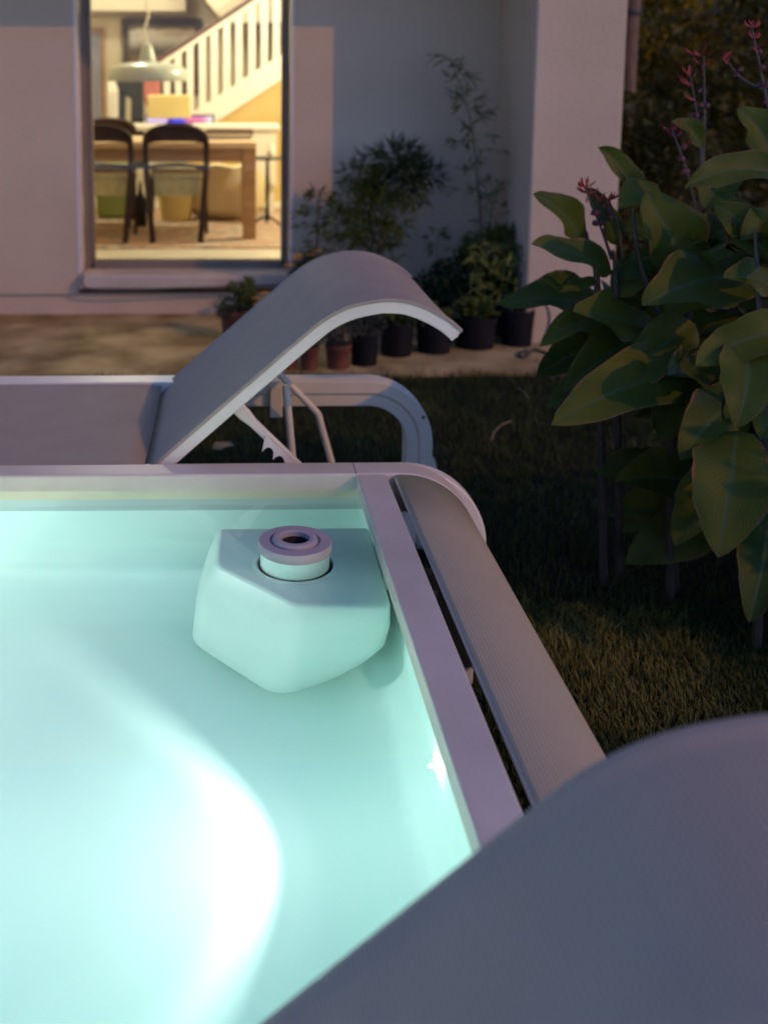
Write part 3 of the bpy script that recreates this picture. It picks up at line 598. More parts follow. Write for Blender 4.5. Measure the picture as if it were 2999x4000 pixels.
# second flight crossing overhead (sloping soffit)
a, b = at(760, -40, 11.6), at(880, 95, 11.6)
m_ = MB(); m_.prism([(a.x - 0.5, 11.3, a.z + 0.6), (b.x, 11.3, b.z), (b.x + 1.6, 11.3, b.z + 0.02), (b.x + 1.6, 11.3, b.z + 1.2), (a.x - 0.5, 11.3, b.z + 1.2)], (0, 1.0, 0)); m_.build('upper_flight', 'room_ceiling', k_, smooth=False)
# red bag and dark coat by the newel post
a, b = at(552, 378, 10.55), at(622, 318, 10.55); b.z += 0.14
k_ = MB(); pts = [(a.x, 10.55, b.z), (b.x, 10.55, b.z), (b.x + 0.01, 10.55, a.z), (a.x + 0.05, 10.55, a.z - 0.10), (a.x - 0.005, 10.55, a.z + 0.05)]
k_.prism(pts, (0, 0.09, 0)); tag(k_.build('red_bag', 'red_cloth', None, bevel=0.02, seg=3), 'red cloth bag hanging on the staircase below the handrail', 'bag')
co = thing('coat', (at(505, 480, 10.3).x, 10.3, FLZ), 'dark coat with two long sleeves hanging behind the table', 'coat')
def poly(pxs, Y, dep, mat, nm, par, bev=0.02):
    m_ = MB(); m_.prism([at(x, y, Y) for x, y in pxs][::-1], (0, dep, 0)); return m_.build(nm, mat, par, bevel=bev, seg=3)
poly([(446, 300), (560, 300), (560, 372), (515, 388), (490, 372), (462, 352)], 10.30, 0.12, 'black_cloth', 'shoulders', co)
poly([(462, 350), (490, 372), (489, 660), (462, 660)], 10.31, 0.08, 'black_cloth', 'sleeve', co)
poly([(512, 380), (560, 366), (562, 660), (510, 660)], 10.31, 0.10, 'black_cloth', 'body', co)
# tub chair, basket, backpack, green bag, side table
c0 = at(880, 760, 9.15)
k_ = MB(); ang = [R(-170 + 160 * i / 14) for i in range(15)]; vs_ = []; fs_ = []
zb = at(880, 850, 9.15).z
for i, an in enumerate(ang):
    hh = 0.46 * (0.55 + 0.45 * math.sin(math.pi * i / 14) ** 0.6) if i > 8 else 0.46 - 0.012 * abs(6 - i)
    for rr, z in ((0.27, zb), (0.34, zb + 0.1), (0.36, zb + hh), (0.33, zb + hh + 0.01), (0.31, zb + 0.12), (0.24, zb + 0.03)):
        vs_.append((c0.x + rr * math.cos(an), 9.4 + rr * math.sin(an), z))
for i in range(14):
    for q in range(5): fs_.append((i*6 + q, i*6 + q + 1, (i+1)*6 + q + 1, (i+1)*6 + q))
TC = thing('tub_chair', (c0.x, 9.4, FLZ), 'cream rounded tub chair behind the table leg', 'chair')
k_.add(vs_, fs_); k_.build('shell', 'cream', TC, solid=0.01)
m_ = MB(); m_.lathe([(0.0, 0.0), (0.26, 0.0), (0.28, 0.03), (0.27, 0.09), (0.0, 0.11)], (c0.x, 9.4, zb + 0.14), 24); m_.build('cushion', 'oak', TC)
m_ = MB(); m_.lathe([(0.16, 0.0), (0.17, zb - FLZ - 0.005), (0.1, zb - FLZ + 0.02)], (c0.x, 9.4, FLZ + 0.012), 20); m_.build('base', 'black_metal', TC)
a = at(690, 845, 9.2)
k_ = MB(); k_.lathe([(0.0, 0.0), (0.13, 0.0), (0.155, 0.22), (0.15, 0.225), (0.125, 0.02), (0.0, 0.02)], (a.x, 9.2, FLZ + 0.012), 24); tag(k_.build('basket', 'yellow_board', None), 'yellow round basket on the rug under the table', 'basket')
k_ = thing('backpack', (at(545, 900, 8.75).x, 8.75, FLZ + 0.012), 'black backpack standing under the table between two chairs', 'bag')
poly([(524, 905), (572, 905), (570, 790), (552, 755), (530, 770), (520, 800)], 8.75, 0.14, 'black_cloth', 'body', k_)
poly([(535, 770), (545, 710), (552, 710), (556, 768)], 8.78, 0.04, 'black_cloth', 'strap', k_, 0.005)
for px in (528, 548, 566): poly([(px, 940), (px + 7, 940), (px + 6, 900), (px + 1, 900)], 8.79, 0.012, 'black_cloth', 'loose_strap', k_, 0.003)
k_ = MB(); k_.prism([at(x, y, 9.25) for x, y in ((378, 850), (520, 850), (500, 640), (440, 620), (372, 660))][::-1], (0, 0.2, 0)); tag(k_.build('green_bag', 'green_cloth', None, bevel=0.03, seg=3), 'olive green bag on the floor behind the left chairs', 'bag')
a = at(1045, 622, 8.9)
k_ = thing('side_table', (a.x, 8.9, FLZ), 'small black metal pedestal side table right of the dining table', 'table')
m_ = MB(); m_.lathe([(0.0, 0.0), (0.13, 0.0), (0.13, 0.018), (0.0, 0.018)], (a.x, 8.9, a.z), 24); m_.build('top', 'black_metal', k_)
m_ = MB(); m_.lathe([(0.022, 0.04), (0.014, 0.2), (0.02, 0.3), (0.012, a.z - FLZ)], (a.x, 8.9, FLZ), 12); m_.build('post', 'black_metal', k_)
for an in (200, 320, 90):
    m_ = MB(); m_.tube([(a.x, 8.9, FLZ + 0.08), (a.x + 0.08 * math.cos(R(an)), 8.9 + 0.08 * math.sin(R(an)), FLZ + 0.05), (a.x + 0.15 * math.cos(R(an)), 8.9 + 0.15 * math.sin(R(an)), FLZ + 0.008)], 0.012, 6); m_.build('foot', 'black_metal', k_)
m_ = MB(); m_.lathe([(0.0, 0.0), (0.032, 0.0), (0.036, 0.03), (0.034, 0.06), (0.016, 0.085), (0.012, 0.12), (0.0, 0.122)], (a.x + 0.03, 8.88, a.z + 0.018), 16); tag(m_.build('bottle', 'white_paint', None), 'small white bottle on the black pedestal side table', 'bottle')
# ceiling lamps of the room (their light comes out through the doorway)
for (lx, ly, lz, en, rr, lb) in ((1.30, 8.55, 2.65, 190, 0.12, 'lit glass globe lamp hanging right of the dining table'), (-0.9, 9.6, 3.3, 140, 0.15, 'lit glass globe lamp high over the left end of the table'), (1.5, 11.4, 3.4, 40, 0.1, 'lit glass globe lamp above the upper stairs')):
    k_ = thing('ceiling_lamp', (lx, ly, lz), lb, 'lamp', 'ceiling lamps of the room')
    m_ = MB(); m_.lathe([(0.0, 0.0), (0.06, 0.012), (0.09, 0.06), (0.085, 0.11), (0.04, 0.15)], (lx, ly, lz + 0.10), 20); m_.build('globe', 'bulb_glow', k_)
    m_ = MB(); m_.tube([(lx, ly, lz + 0.24), (lx, ly, 4.099)], 0.01, 6); m_.build('rod', 'black_metal', k_)
    ld = bpy.data.lights.new('ceiling_lamp_light', 'POINT'); ld.energy = en * 1.05; ld.color = (1.0, 0.92, 0.72); ld.shadow_soft_size = rr
    lo = bpy.data.objects.new('ceiling_lamp_light', ld); col.objects.link(lo); lo.location = (lx, ly, lz - 0.08)

# ================================================================== pool
RZ = 0.57                                            # top of the rails
IX, IYf, IYn = 0.352, 2.500, 0.950                   # inside faces of the liner (right, far, near)
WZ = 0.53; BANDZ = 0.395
P = thing('pool', (0, 1.7, 0), 'small raised pool with white aluminium rails and glowing aqua water', 'pool')
R_END = 0.19; XC = 0.428
rail_path = [(-2.75, 0.0)] + [(-2.75, 0.30)] + arc(-2.56, RZ - R_END, R_END, 180, 90, 10) + [(-1.5, RZ), (-0.5, RZ), (0.2, RZ)] + arc(XC, RZ - R_END, R_END, 90, 0, 18) + [(XC + R_END, 0.30), (XC + R_END, 0.0)]
def rail_prof(y0, y1, dr, inner):
    # closed profile: y across, n down from the outside face
    return [(y0, 0), (y1, 0), (y1, -0.05), (y1 - 0.006 * inner if inner > 0 else y1, -0.052), (y1 - 0.006 * inner if inner > 0 else y1, -dr), (y0 - (0.006 * inner if inner < 0 else 0), -dr), (y0 - (0.006 * inner if inner < 0 else 0), -0.052), (y0, -0.05)]
for (y0, y1) in ((2.488, 2.565), (0.899, 0.958)):
    m_ = MB(); m_.sweep(rail_path, [(y0, 0), (y0, -0.10), (y1, -0.10), (y1, 0)][::-1]); m_.build('rail', 'white_aluminium', P, bevel=0.006, seg=3)
m_ = MB(); m_.box(0.315, 0.387, 0.9585, 2.4875, RZ - 0.045, RZ - 0.001); m_.build('side_rail', 'white_aluminium', P, smooth=True, bevel=0.0035)
m_ = MB(); m_.box(-2.47, -2.40, 0.9585, 2.4875, RZ - 0.045, RZ - 0.001); m_.build('side_rail', 'white_aluminium', P, smooth=True, bevel=0.0035)
for xx in (-1.2, 0.3135):
    m_ = MB(); m_.box(xx, xx + 0.0015, 2.4885, 2.5645, RZ - 0.0005, RZ + 0.0006); m_.build('joint', 'dark_plastic', P, smooth=False)
# ribbed cloth skirt over the rounded end
sk = [(0.410, RZ - 0.006), (0.42, RZ - 0.005)] + arc(XC, RZ - R_END, R_END - 0.005, 90, 0, 26) + [(XC + R_END - 0.005, 0.30), (XC + R_END - 0.005, 0.06)]
m_ = MB(); m_.sheet(sk, [(0.9585, 0), (1.3, 0), (1.6, 0), (1.9, 0), (2.2, 0), (2.4875, 0)]); m_.build('cloth_skirt', 'skirt_cloth', P, solid=0.002)
m_ = MB(); m_.tube([(0.411, 0.9585, RZ - 0.012), (0.411, 2.4875, RZ - 0.012)], 0.005, 8); m_.build('cloth_rod', 'white_aluminium', P)
for yy in (1.35, 1.72, 2.1):
    m_ = MB(); m_.box(0.360, 0.384, yy, yy + 0.03, 0.0, RZ - 0.046); m_.build('post', 'white_aluminium', P, smooth=False)
m_ = MB(); m_.box(0.388, 0.60, 2.30, 2.33, 0.36, 0.40); m_.build('end_brace', 'white_aluminium', P, smooth=False)
# liner: one basin with rounded bottom edge
m_ = MB(); LX0 = -2.42; rf = 0.14; ZF = 0.05
def ring(ins, z): return [(LX0 + ins, IYn + ins, z), (IX - ins, IYn + ins, z), (IX - ins, IYf - ins * 1.9, z), (LX0 + ins, IYf - ins * 1.9, z)]
rings = [ring(0, RZ - 0.05), ring(0, 0.3), ring(0, ZF + rf)] + [ring(rf * (1 - math.cos(R(a))), ZF + rf * (1 - math.sin(R(a)))) for a in (15, 30, 45, 60, 75, 90)]
vs_ = [v for r in rings for v in r]; fs_ = []
for i in range(len(rings) - 1):
    for k in range(4): fs_.append((i*4 + k, i*4 + (k+1) % 4, (i+1)*4 + (k+1) % 4, (i+1)*4 + k))
fs_.append(tuple((len(rings)-1)*4 + k for k in range(4)))
m_.add(vs_, [f[::-1] for f in fs_]); m_.build('liner', 'liner', P, angle=50)
m_ = MB(); m_.box(LX0 + 0.001, IX - 0.001, IYf - 0.004, IYf - 0.001, BANDZ, 0.515); m_.build('reflection_band', 'band_grey', P, smooth=False)  # rail's reflection below the waterline painted as a flat grey strip
# lamp in the right wall, shining to the left
LP = Vector((0.3515, 1.632, 0.262))
m_ = MB(); m_.lathe([(0.027, 0.0), (0.026, -0.003), (0.018, -0.0045), (0.0, -0.005)], LP, 32, 'X'); LB = m_.build('pool_light', 'pool_lens', P)
ld = bpy.data.lights.new('pool_light_beam', 'POINT'); ld.energy = 57; ld.color = (0.93, 1.0, 0.96); ld.shadow_soft_size = 0.0025
lo = bpy.data.objects.new('pool_light_beam', ld); col.objects.link(lo); lo.location = LP + Vector((-0.013, 0, 0))
lo.rotation_euler = Vector((-math.cos(-0.10) * math.cos(0.275), math.sin(-0.10) * math.cos(0.275), math.sin(0.275))).to_track_quat('-Z', 'Y').to_euler()          # local -Z points to -X
ld.use_nodes = True; lt = ld.node_tree; em = lt.nodes['Emission']
tc = lt.nodes.new('ShaderNodeTexCoord'); sp = lt.nodes.new('ShaderNodeSeparateXYZ'); lt.links.new(tc.outputs['Normal'], sp.inputs[0])
ac = lt.nodes.new('ShaderNodeMath'); ac.operation = 'ARCCOSINE'
ng = lt.nodes.new('ShaderNodeMath'); ng.operation = 'MULTIPLY'; ng.inputs[1].default_value = -1; lt.links.new(sp.outputs[2], ng.inputs[0])
lt.links.new(ng.outputs[0], ac.inputs[0])
dv = lt.nodes.new('ShaderNodeMath'); dv.operation = 'DIVIDE'; dv.inputs[1].default_value = math.pi; lt.links.new(ac.outputs[0], dv.inputs[0])
rp = lt.nodes.new('ShaderNodeValToRGB'); cr = rp.color_ramp
cr.elements[0].position = 0.0; cr.elements[0].color = (1.0, 1.0, 1.0, 1); cr.elements[1].position = 1.0; cr.elements[1].color = (0, 0, 0, 1)
for p_, c_ in ((0.10, 1.0), (0.16, 0.75), (0.205, 0.40), (0.256, 0.33), (0.280, 0.47), (0.294, 0.30), (0.311, 0.045), (0.36, 0.016), (0.42, 0.008), (0.50, 0.003)):
    e_ = cr.elements.new(p_); e_.color = (c_, c_, c_, 1)
lt.links.new(dv.outputs[0], rp.inputs[0])
upw = lt.nodes.new('ShaderNodeMapRange'); upw.interpolation_type = 'SMOOTHSTEP'      # faint stray light added for level and upward directions only
upw.inputs[1].default_value = -0.30; upw.inputs[2].default_value = 0.15; upw.inputs[3].default_value = 0.0; upw.inputs[4].default_value = 0.02
lt.links.new(sp.outputs[1], upw.inputs[0])
mxm = lt.nodes.new('ShaderNodeMath'); mxm.operation = 'MAXIMUM'; lt.links.new(rp.outputs[0], mxm.inputs[0])
win = lt.nodes.new('ShaderNodeMapRange'); win.interpolation_type = 'SMOOTHSTEP'; win.inputs[1].default_value = 0.33; win.inputs[2].default_value = 0.46; win.inputs[3].default_value = 1.0; win.inputs[4].default_value = 0.0
lt.links.new(dv.outputs[0], win.inputs[0]); wm = lt.nodes.new('ShaderNodeMath'); wm.operation = 'MULTIPLY'; lt.links.new(win.outputs[0], wm.inputs[0]); lt.links.new(upw.outputs[0], wm.inputs[1]); lt.links.new(wm.outputs[0], mxm.inputs[1])
lt.links.new(mxm.outputs[0], em.inputs['Strength'])
# second lamp added out of view in the left end wall, brightening the pool evenly
LQ = Vector((LX0 + 0.0005, 1.70, 0.30))
m_ = MB(); m_.lathe([(0.032, 0.0), (0.032, 0.002), (0.027, 0.003), (0.026, 0.0015), (0.0, 0.0015)], LQ, 32, 'X'); LB2 = m_.build('pool_light', 'white_plastic', P)
m_ = MB(); m_.lathe([(0.0255, 0.0018), (0.018, 0.0035), (0.0, 0.0042)], LQ, 24, 'X'); m_.build('lens', 'pool_lens', LB2)
l2 = bpy.data.lights.new('pool_light_beam', 'SPOT'); l2.energy = 76; l2.color = (0.93, 1.0, 0.96); l2.shadow_soft_size = 0.03; l2.spot_size = R(150); l2.spot_blend = 0.6
o2 = bpy.data.objects.new('pool_light_beam', l2); col.objects.link(o2); o2.location = LQ + Vector((0.03, 0, 0)); o2.rotation_euler = Vector((1, 0.12, 0)).to_track_quat('-Z', 'Y').to_euler()
# water
m_ = MB(); m_.add([(LX0 - 0.003, IYn - 0.003, WZ), (IX + 0.003, IYn - 0.003, WZ), (IX + 0.003, IYf + 0.003, WZ), (LX0 - 0.003, IYf + 0.003, WZ)], [(0, 1, 2, 3)])
struct(m_.build('pool_water', 'pool_water', None, smooth=False))
# skimmer hanging in the far right corner
K = thing('pool_skimmer', (0.13, 2.3, 0.1), 'pale moulded skimmer box with round floating collar in the pool corner', 'skimmer')
zt = 0.448
def round_poly(pts, rad, n=6):
    out = []; m = len(pts)
    for i_ in range(m):
        a_, b_, c_ = Vector(pts[i_ - 1]), Vector(pts[i_]), Vector(pts[(i_ + 1) % m]); r_ = rad[i_]
        u, v = (a_ - b_), (c_ - b_); u2, v2 = b_ + u.normalized() * min(r_, u.length * .48), b_ + v.normalized() * min(r_, v.length * .48)
        for q in range(n + 1):
            t_ = q / n; out.append(u2 * (1 - t_) ** 2 + b_ * 2 * t_ * (1 - t_) + v2 * t_ * t_)
    return out
#        back left, left, front tip, right front, back right          (z, outline)
lev = [(zt, [(-0.012, 2.335), (-0.018, 2.160), (0.135, 1.992), (0.312, 1.986), (0.318, 2.335)], (0.01, 0.020, 0.018, 0.02, 0.01)),
       (zt - 0.004, [(-0.018, 2.34), (-0.025, 2.157), (0.134, 1.982), (0.319, 1.977), (0.324, 2.34)], (0.01, 0.022, 0.02, 0.022, 0.01)),
       (zt - 0.012, [(-0.024, 2.343), (-0.031, 2.154), (0.132, 1.975), (0.323, 1.971), (0.327, 2.343)], (0.01, 0.026, 0.026, 0.026, 0.01)),
       (0.34, [(-0.044, 2.345), (-0.050, 2.146), (0.122, 1.962), (0.326, 1.972), (0.330, 2.345)], (0.02, 0.035, 0.04, 0.04, 0.01)),
       (0.24, [(-0.058, 2.345), (-0.064, 2.142), (0.112, 1.953), (0.322, 1.985), (0.330, 2.345)], (0.02, 0.04, 0.05, 0.06, 0.01)),
       (0.165, [(-0.068, 2.345), (-0.074, 2.140), (0.105, 1.950), (0.308, 2.010), (0.330, 2.345)], (0.02, 0.04, 0.055, 0.09, 0.01)),
       (0.110, [(-0.073, 2.345), (-0.079, 2.140), (0.100, 1.950), (0.286, 2.040), (0.330, 2.345)], (0.02, 0.04, 0.055, 0.12, 0.01)),
       (0.092, [(-0.068, 2.345), (-0.072, 2.148), (0.100, 1.962), (0.272, 2.058), (0.325, 2.345)], (0.02, 0.04, 0.055, 0.12, 0.01)),
       (0.086, [(-0.045, 2.340), (-0.050, 2.165), (0.102, 2.000), (0.255, 2.080), (0.315, 2.340)], (0.02, 0.04, 0.055, 0.12, 0.01))]
rings_ = [[(q.x, q.y, z_) for q in round_poly([(x_, y_, 0) for x_, y_ in o_], r_)] for z_, o_, r_ in lev]
m_ = MB(); nr = len(rings_[0]); vs_ = [v for r_ in rings_ for v in r_]; fs_ = [tuple(range(nr)), tuple((len(rings_) - 1) * nr + k for k in range(nr))[::-1]]
for r_ in range(len(rings_) - 1):
    for k in range(nr): fs_.append((r_*nr + k, (r_+1)*nr + k, (r_+1)*nr + (k+1) % nr, r_*nr + (k+1) % nr))
m_.add(vs_, fs_); HB = m_.build('housing', 'white_plastic', K, angle=70)
m_ = MB(); m_.box(0.326, 0.3518, 2.10, 2.26, 0.38, 0.44); m_.build('bracket', 'white_plastic', K, bevel=0.004)
fc = on(1160, 2100, 0.555)
m_ = MB(); m_.lathe([(0.092, 0.0), (0.092, 0.004), (0.083, 0.006), (0.080, 0.0)], (fc.x - 0.004, fc.y + 0.0, zt), 48); m_.build('well_rim', 'white_plastic', HB)
FL = MB(); FL.lathe([(0.0305, zt - 0.02), (0.074, zt - 0.02), (0.0745, 0.526), (0.0305, 0.526), (0.0300, zt - 0.02)], (fc.x - 0.004, fc.y, 0), 48); FLo = FL.build('float', 'white_plastic', K)
rg = MB(); rg.lathe([(0.030, 0.527), (0.0775, 0.527), (0.0785, 0.531), (0.0785, 0.545), (0.0765, 0.549), (0.055, 0.550), (0.053, 0.545), (0.049, 0.545), (0.047, 0.555), (0.044, 0.557), (0.034, 0.557), (0.031, 0.555), (0.030, 0.527)], (fc.x - 0.004, fc.y, 0), 56)
rg.build('ring', 'grey_plastic', FLo)
m_ = MB(); m_.lathe([(0.0, 0.470), (0.0300, 0.470), (0.0300, 0.545), (0.0294, 0.545), (0.0294, 0.472), (0.0, 0.472)], (fc.x - 0.004, fc.y, 0), 32); m_.build('inlet', 'dark_plastic', FLo)

# ================================================================== loungers
def make_lounger():
    yn, yf = 2.585, 3.345                                  # backrest / sling edges
    L_ = thing('sun_lounger', (-0.3, 2.97, 0), '', 'sun lounger', 'white framed sun loungers either side of the pool')
    Rr = 0.21; xr = 0.452
    path = [(-1.55, 0.0), (-1.55, 0.30)] + arc(-1.34, RZ - Rr, Rr, 180, 90, 10) + [(-0.8, RZ), (0.1, RZ)] + arc(xr, RZ - Rr, Rr, 90, 0, 18) + [(xr + Rr, 0.2), (xr + Rr, 0.0)]
    for (y0, y1, dz) in ((3.297, 3.382, 0.0), (2.572, 2.622, -0.02)):
        m_ = MB(); pth = [(x, z + (dz if z > 0.3 else 0)) for x, z in path]
        if dz == 0: prof = [(y0, 0), (y0, -0.042), (y0 + 0.007, -0.045), (y0 + 0.007, -0.085), (y1, -0.085), (y1, 0)]
        else: prof = [(y0, 0), (y0, -0.085), (y1, -0.085), (y1, 0)]
        m_.sweep(pth, prof[::-1]); sr = m_.build('side_rail', 'white_coat', L_, bevel=0.005, seg=3)
        if dz == 0:
            for (bx, bz) in ((0.22, 0.535), (0.63, 0.45)):
                b_ = MB(); b_.lathe([(0.0, -0.003), (0.005, -0.003), (0.005, 0.0)], (0, 0, 0), 10); b_.v = [Vector((bx + v.x, y0 + v.z, bz + v.y)) for v in b_.v]; b_.build('bolt', 'dark_plastic', sr)
        fb = MB(); fx = xr + Rr; ym = (y0 + y1) / 2
        fb.prism([(fx - 0.01, ym - 0.03, 0.004), (fx + 0.075, ym - 0.03, 0.004), (fx + 0.075, ym - 0.03, 0.05), (fx + 0.012, ym - 0.03, 0.30), (fx + 0.003, ym - 0.03, 0.30), (fx + 0.003, ym - 0.03, 0.01)], (0, 0.06, 0)); fb.build('foot_bracket', 'white_coat', L_, smooth=False, bevel=0.003)
    # seat sling
    edge = lambda a, b: [(a, -0.008), (a + 0.003, -0.002), (a + 0.010, 0.0), (a + 0.018, -0.001), (a + 0.025, -0.004), (a + 0.034, -0.005), (a + 0.12, -0.006), ((a + b) / 2, -0.008), (b - 0.12, -0.006), (b - 0.034, -0.005), (b - 0.025, -0.004), (b - 0.018, -0.001), (b - 0.010, 0.0), (b - 0.003, -0.002), (b, -0.008)]
    m_ = MB(); m_.sheet([(-1.45 + 1.238 * i / 24, RZ - 0.004 if i < 23 else RZ - 0.004 - 0.0015 * (i - 22) ** 2) for i in range(25)], edge(2.575, 3.296)); m_.build('seat_sling', 'sling_cloth', L_, solid=0.002)
    m_ = MB(); m_.tube([(-0.228, 2.625, RZ - 0.040), (-0.228, 3.296, RZ - 0.040)], 0.013, 12); m_.build('seat_end_bar', 'white_coat', L_)
    # backrest: bent rails and sling
    prof = [(-0.235, 0.520), (-0.204, 0.547), (-0.059, 0.677), (0.092, 0.811), (0.200, 0.906), (0.250, 0.944), (0.306, 0.970), (0.370, 0.984), (0.404, 0.986), (0.456, 0.980), (0.512, 0.958), (0.556, 0.932), (0.588, 0.904)]
    pp = [(v.x, v.y) for v in smooth_path([Vector((x, z, 0)) for x, z in prof], 4)]
    for (y0, y1) in ((yn, yn + 0.024), (yf - 0.024, yf)):
        m_ = MB(); m_.sweep(pp, [(y0, -0.004), (y0, -0.038), (y1, -0.038), (y1, -0.004)][::-1]); m_.build('backrest_rail', 'white_coat', L_, bevel=0.004, seg=3)
    m_ = MB(); m_.sheet(pp, edge(yn - 0.001, yf + 0.001)); m_.build('backrest_sling', 'sling_cloth', L_, solid=0.002)
    for (bx, bz) in ((-0.215, 0.515), (0.572, 0.890)):
        m_ = MB(); m_.tube([(bx, yn + 0.025, bz), (bx, yf - 0.025, bz)], 0.012, 10); m_.build('crossbar', 'white_coat', L_)
    # props: notched arm on the near side, bent tube on the far side, crossbar between
    A, B = Vector((0.007, yn + 0.035, 0.713)), Vector((0.210, yn + 0.075, 0.497))
    dr = (B - A).normalized(); nn = Vector((dr.z, 0, -dr.x)).normalized()
    if nn.z > 0: nn = -nn
    m_ = MB()
    w0, w1 = 0.017, 0.012
    pl = [A - nn * w0, A + nn * w0, A + dr * 0.055 + nn * w0, A + dr * 0.085 + nn * w1, B + nn * w1, B - nn * w1, A + dr * 0.085 - nn * w1, A + dr * 0.055 - nn * w0]
    m_.prism(pl, (0, 0.018, 0)); m_.build('prop_arm', 'white_coat', L_, bevel=0.004, seg=2)
    m_ = MB()
    out = [at(x, y, yn + 0.045) for x, y in ((1130, 1792), (1040, 1700), (1034, 1712), (1024, 1766), (1034, 1754), (1048, 1747), (1062, 1752), (1069, 1768), (1066, 1797), (1076, 1786), (1092, 1780), (1106, 1788), (1112, 1806), (1108, 1832), (1160, 1840), (1170, 1815))]
    m_.prism(out, (0, 0.006, 0)); m_.build('notch_plate', 'white_coat', L_, smooth=False)
    pts = [(0.10, yf - 0.14, 0.683), (0.15, yf - 0.14, 0.632), (0.262, yf - 0.14, 0.515), (0.284, yf - 0.14, 0.485), (0.292, yf - 0.14, 0.455), (0.335, yf - 0.14, 0.30), (0.34, yf - 0.14, 0.27)]
    m_ = MB(); m_.tube(smooth_path(pts, 4), 0.011, 10); m_.build('prop_tube', 'white_coat', L_)
    m_ = MB(); m_.tube([(0.170, 3.02, 0.640), (0.205, 3.02, 0.27)], 0.0115, 10); m_.build('prop_tube', 'white_coat', L_)
    m_ = MB(); m_.tube([(0.340, 2.63, 0.28), (0.340, 3.29, 0.28)], 0.011, 10); m_.build('lower_crossbar', 'white_coat', L_)
    m_ = MB(); m_.tube([(0.205, 2.63, 0.28), (0.205, 3.29, 0.28)], 0.011, 10); m_.build('lower_crossbar', 'white_coat', L_)
    m_ = MB(); m_.box(0.135, 0.175, yf - 0.062, yf - 0.05, 0.455, 0.555); m_.build('hinge_plate', 'white_coat', L_, smooth=False, bevel=0.003)
    return L_
LG = make_lounger()
LG['label'] = 'white framed sun lounger with raised curved backrest behind the pool'
L2 = copy_tree(LG); L2.location = LG.location + Vector((0.066, -2.512, 0.0))
L2['label'] = 'blurred sun lounger backrest cut off in the bottom right foreground'

# ================================================================== potted plants by the wall
def pot(px0, px1, py_top, py_bot, mat, name, label, cat='potted plant', group=None, taper=0.78):
    g_ = on((px0 + px1) / 2, py_bot - 6, 0.02); r = (at(px1, py_bot, g_.y) - at(px0, py_bot, g_.y)).x / 2
    c = Vector((g_.x, g_.y + r * 0.6, 0.018)); h = at(px0, py_top, c.y - r).z - 0.018
    k = thing(name, c, label, cat, group)
    m_ = MB(); m_.lathe([(0.0, 0.0), (r * taper, 0.0), (r * (taper + (1 - taper) * 0.8), h * 0.84), (r * 0.97, h * 0.85), (r, h * 0.86), (r, h * 0.99), (r * 0.98, h), (r * 0.93, h * 0.99), (r * 0.92, h * 0.9)], c, 28); m_.build('pot', mat, k)
    m_ = MB(); m_.lathe([(r * 0.925, h * 0.9), (0.0, h * 0.93)], c, 20); m_.build('soil', 'soil', k)
    return k, c, r, h
def bush(n, cen, rx, ry, rz, ln, wd, down=0.1, jit=0.6):
    m_ = MB()
    for _ in range(n):
        v = rdir() * (rnd(0.15, 1) ** 0.5)
        p = cen + Vector((v.x * rx, v.y * ry, v.z * rz)); p += Vector((noise.noise(p * 9), noise.noise(p * 9 + Vector((5, 0, 0))), noise.noise(p * 9 + Vector((0, 5, 0))))) * rx * 0.35
        dr = (v + rdir() * jit + Vector((0, 0, -down))); l = ln * rnd(0.6, 1.25)
        m_.leaflet(p, dr, l, wd * rnd(0.7, 1.2), (rdir() * 0.7 + Vector((0, -0.3, 0.7))))
    return m_
def rosette(n, c, spread, h, wd, down=0.25, nu=5):
    m_ = MB()
    for i in range(n):
        a = rnd(0, 6.283); s = spread * rnd(0.5, 1.1); hh = h * rnd(0.5, 1.1)
        b0 = c + Vector((math.cos(a), math.sin(a), 0)) * spread * 0.12
        m_.blade(b0, c + Vector((math.cos(a) * s, math.sin(a) * s, hh * rnd(0.2, 0.9))), wd * rnd(0.7, 1.2), (math.cos(a) * s * 0.1, math.sin(a) * s * 0.1, hh * 0.5), 0.3, nu=nu, seed=i)
    return m_
def wand(stem_px, Y, k, mat_s, mat_l, tufts, per, ln, wd, rad, r0=0.006, spread=0.12):
    """thin upright stem with leaf tufts; stem_px from the ground upward"""
    pts = smooth_path([at(x, y, Y) for x, y in stem_px], 6)
    m_ = MB(); m_.tube(pts, [r0 * (1 - 0.75 * i / (len(pts) - 1)) for i in range(len(pts))], 6); m_.build('stem', mat_s, k)
    f_ = MB()
    for j in range(tufts):
        t = 0.12 + 0.88 * j / max(1, tufts - 1); p = pts[min(len(pts) - 1, int(t * (len(pts) - 1)))]
        a = rnd(0, 6.283); br = spread * rnd(0.25, 1.0) * (1.1 - 0.75 * t)
        e = p + Vector((math.cos(a) * br, math.sin(a) * br * 0.7, br * rnd(-0.1, 0.5)))
        f_.tube([p, (p + e) / 2 + Vector((0, 0, 0.012)), e], 0.0016, 4, False)
        for q in range(per):
            c = p.lerp(e, rnd(0.35, 1.05)); dr = Vector((math.cos(a), math.sin(a) * 0.7, 0.1)) + rdir() * 0.75
            f_.leaflet(c, dr, ln * rnd(0.6, 1.2), wd * rnd(0.7, 1.2), rdir() * 0.6 + Vector((0, -0.2, 0.8)))
    f_.build('foliage', mat_l, k, smooth=False)
    return pts

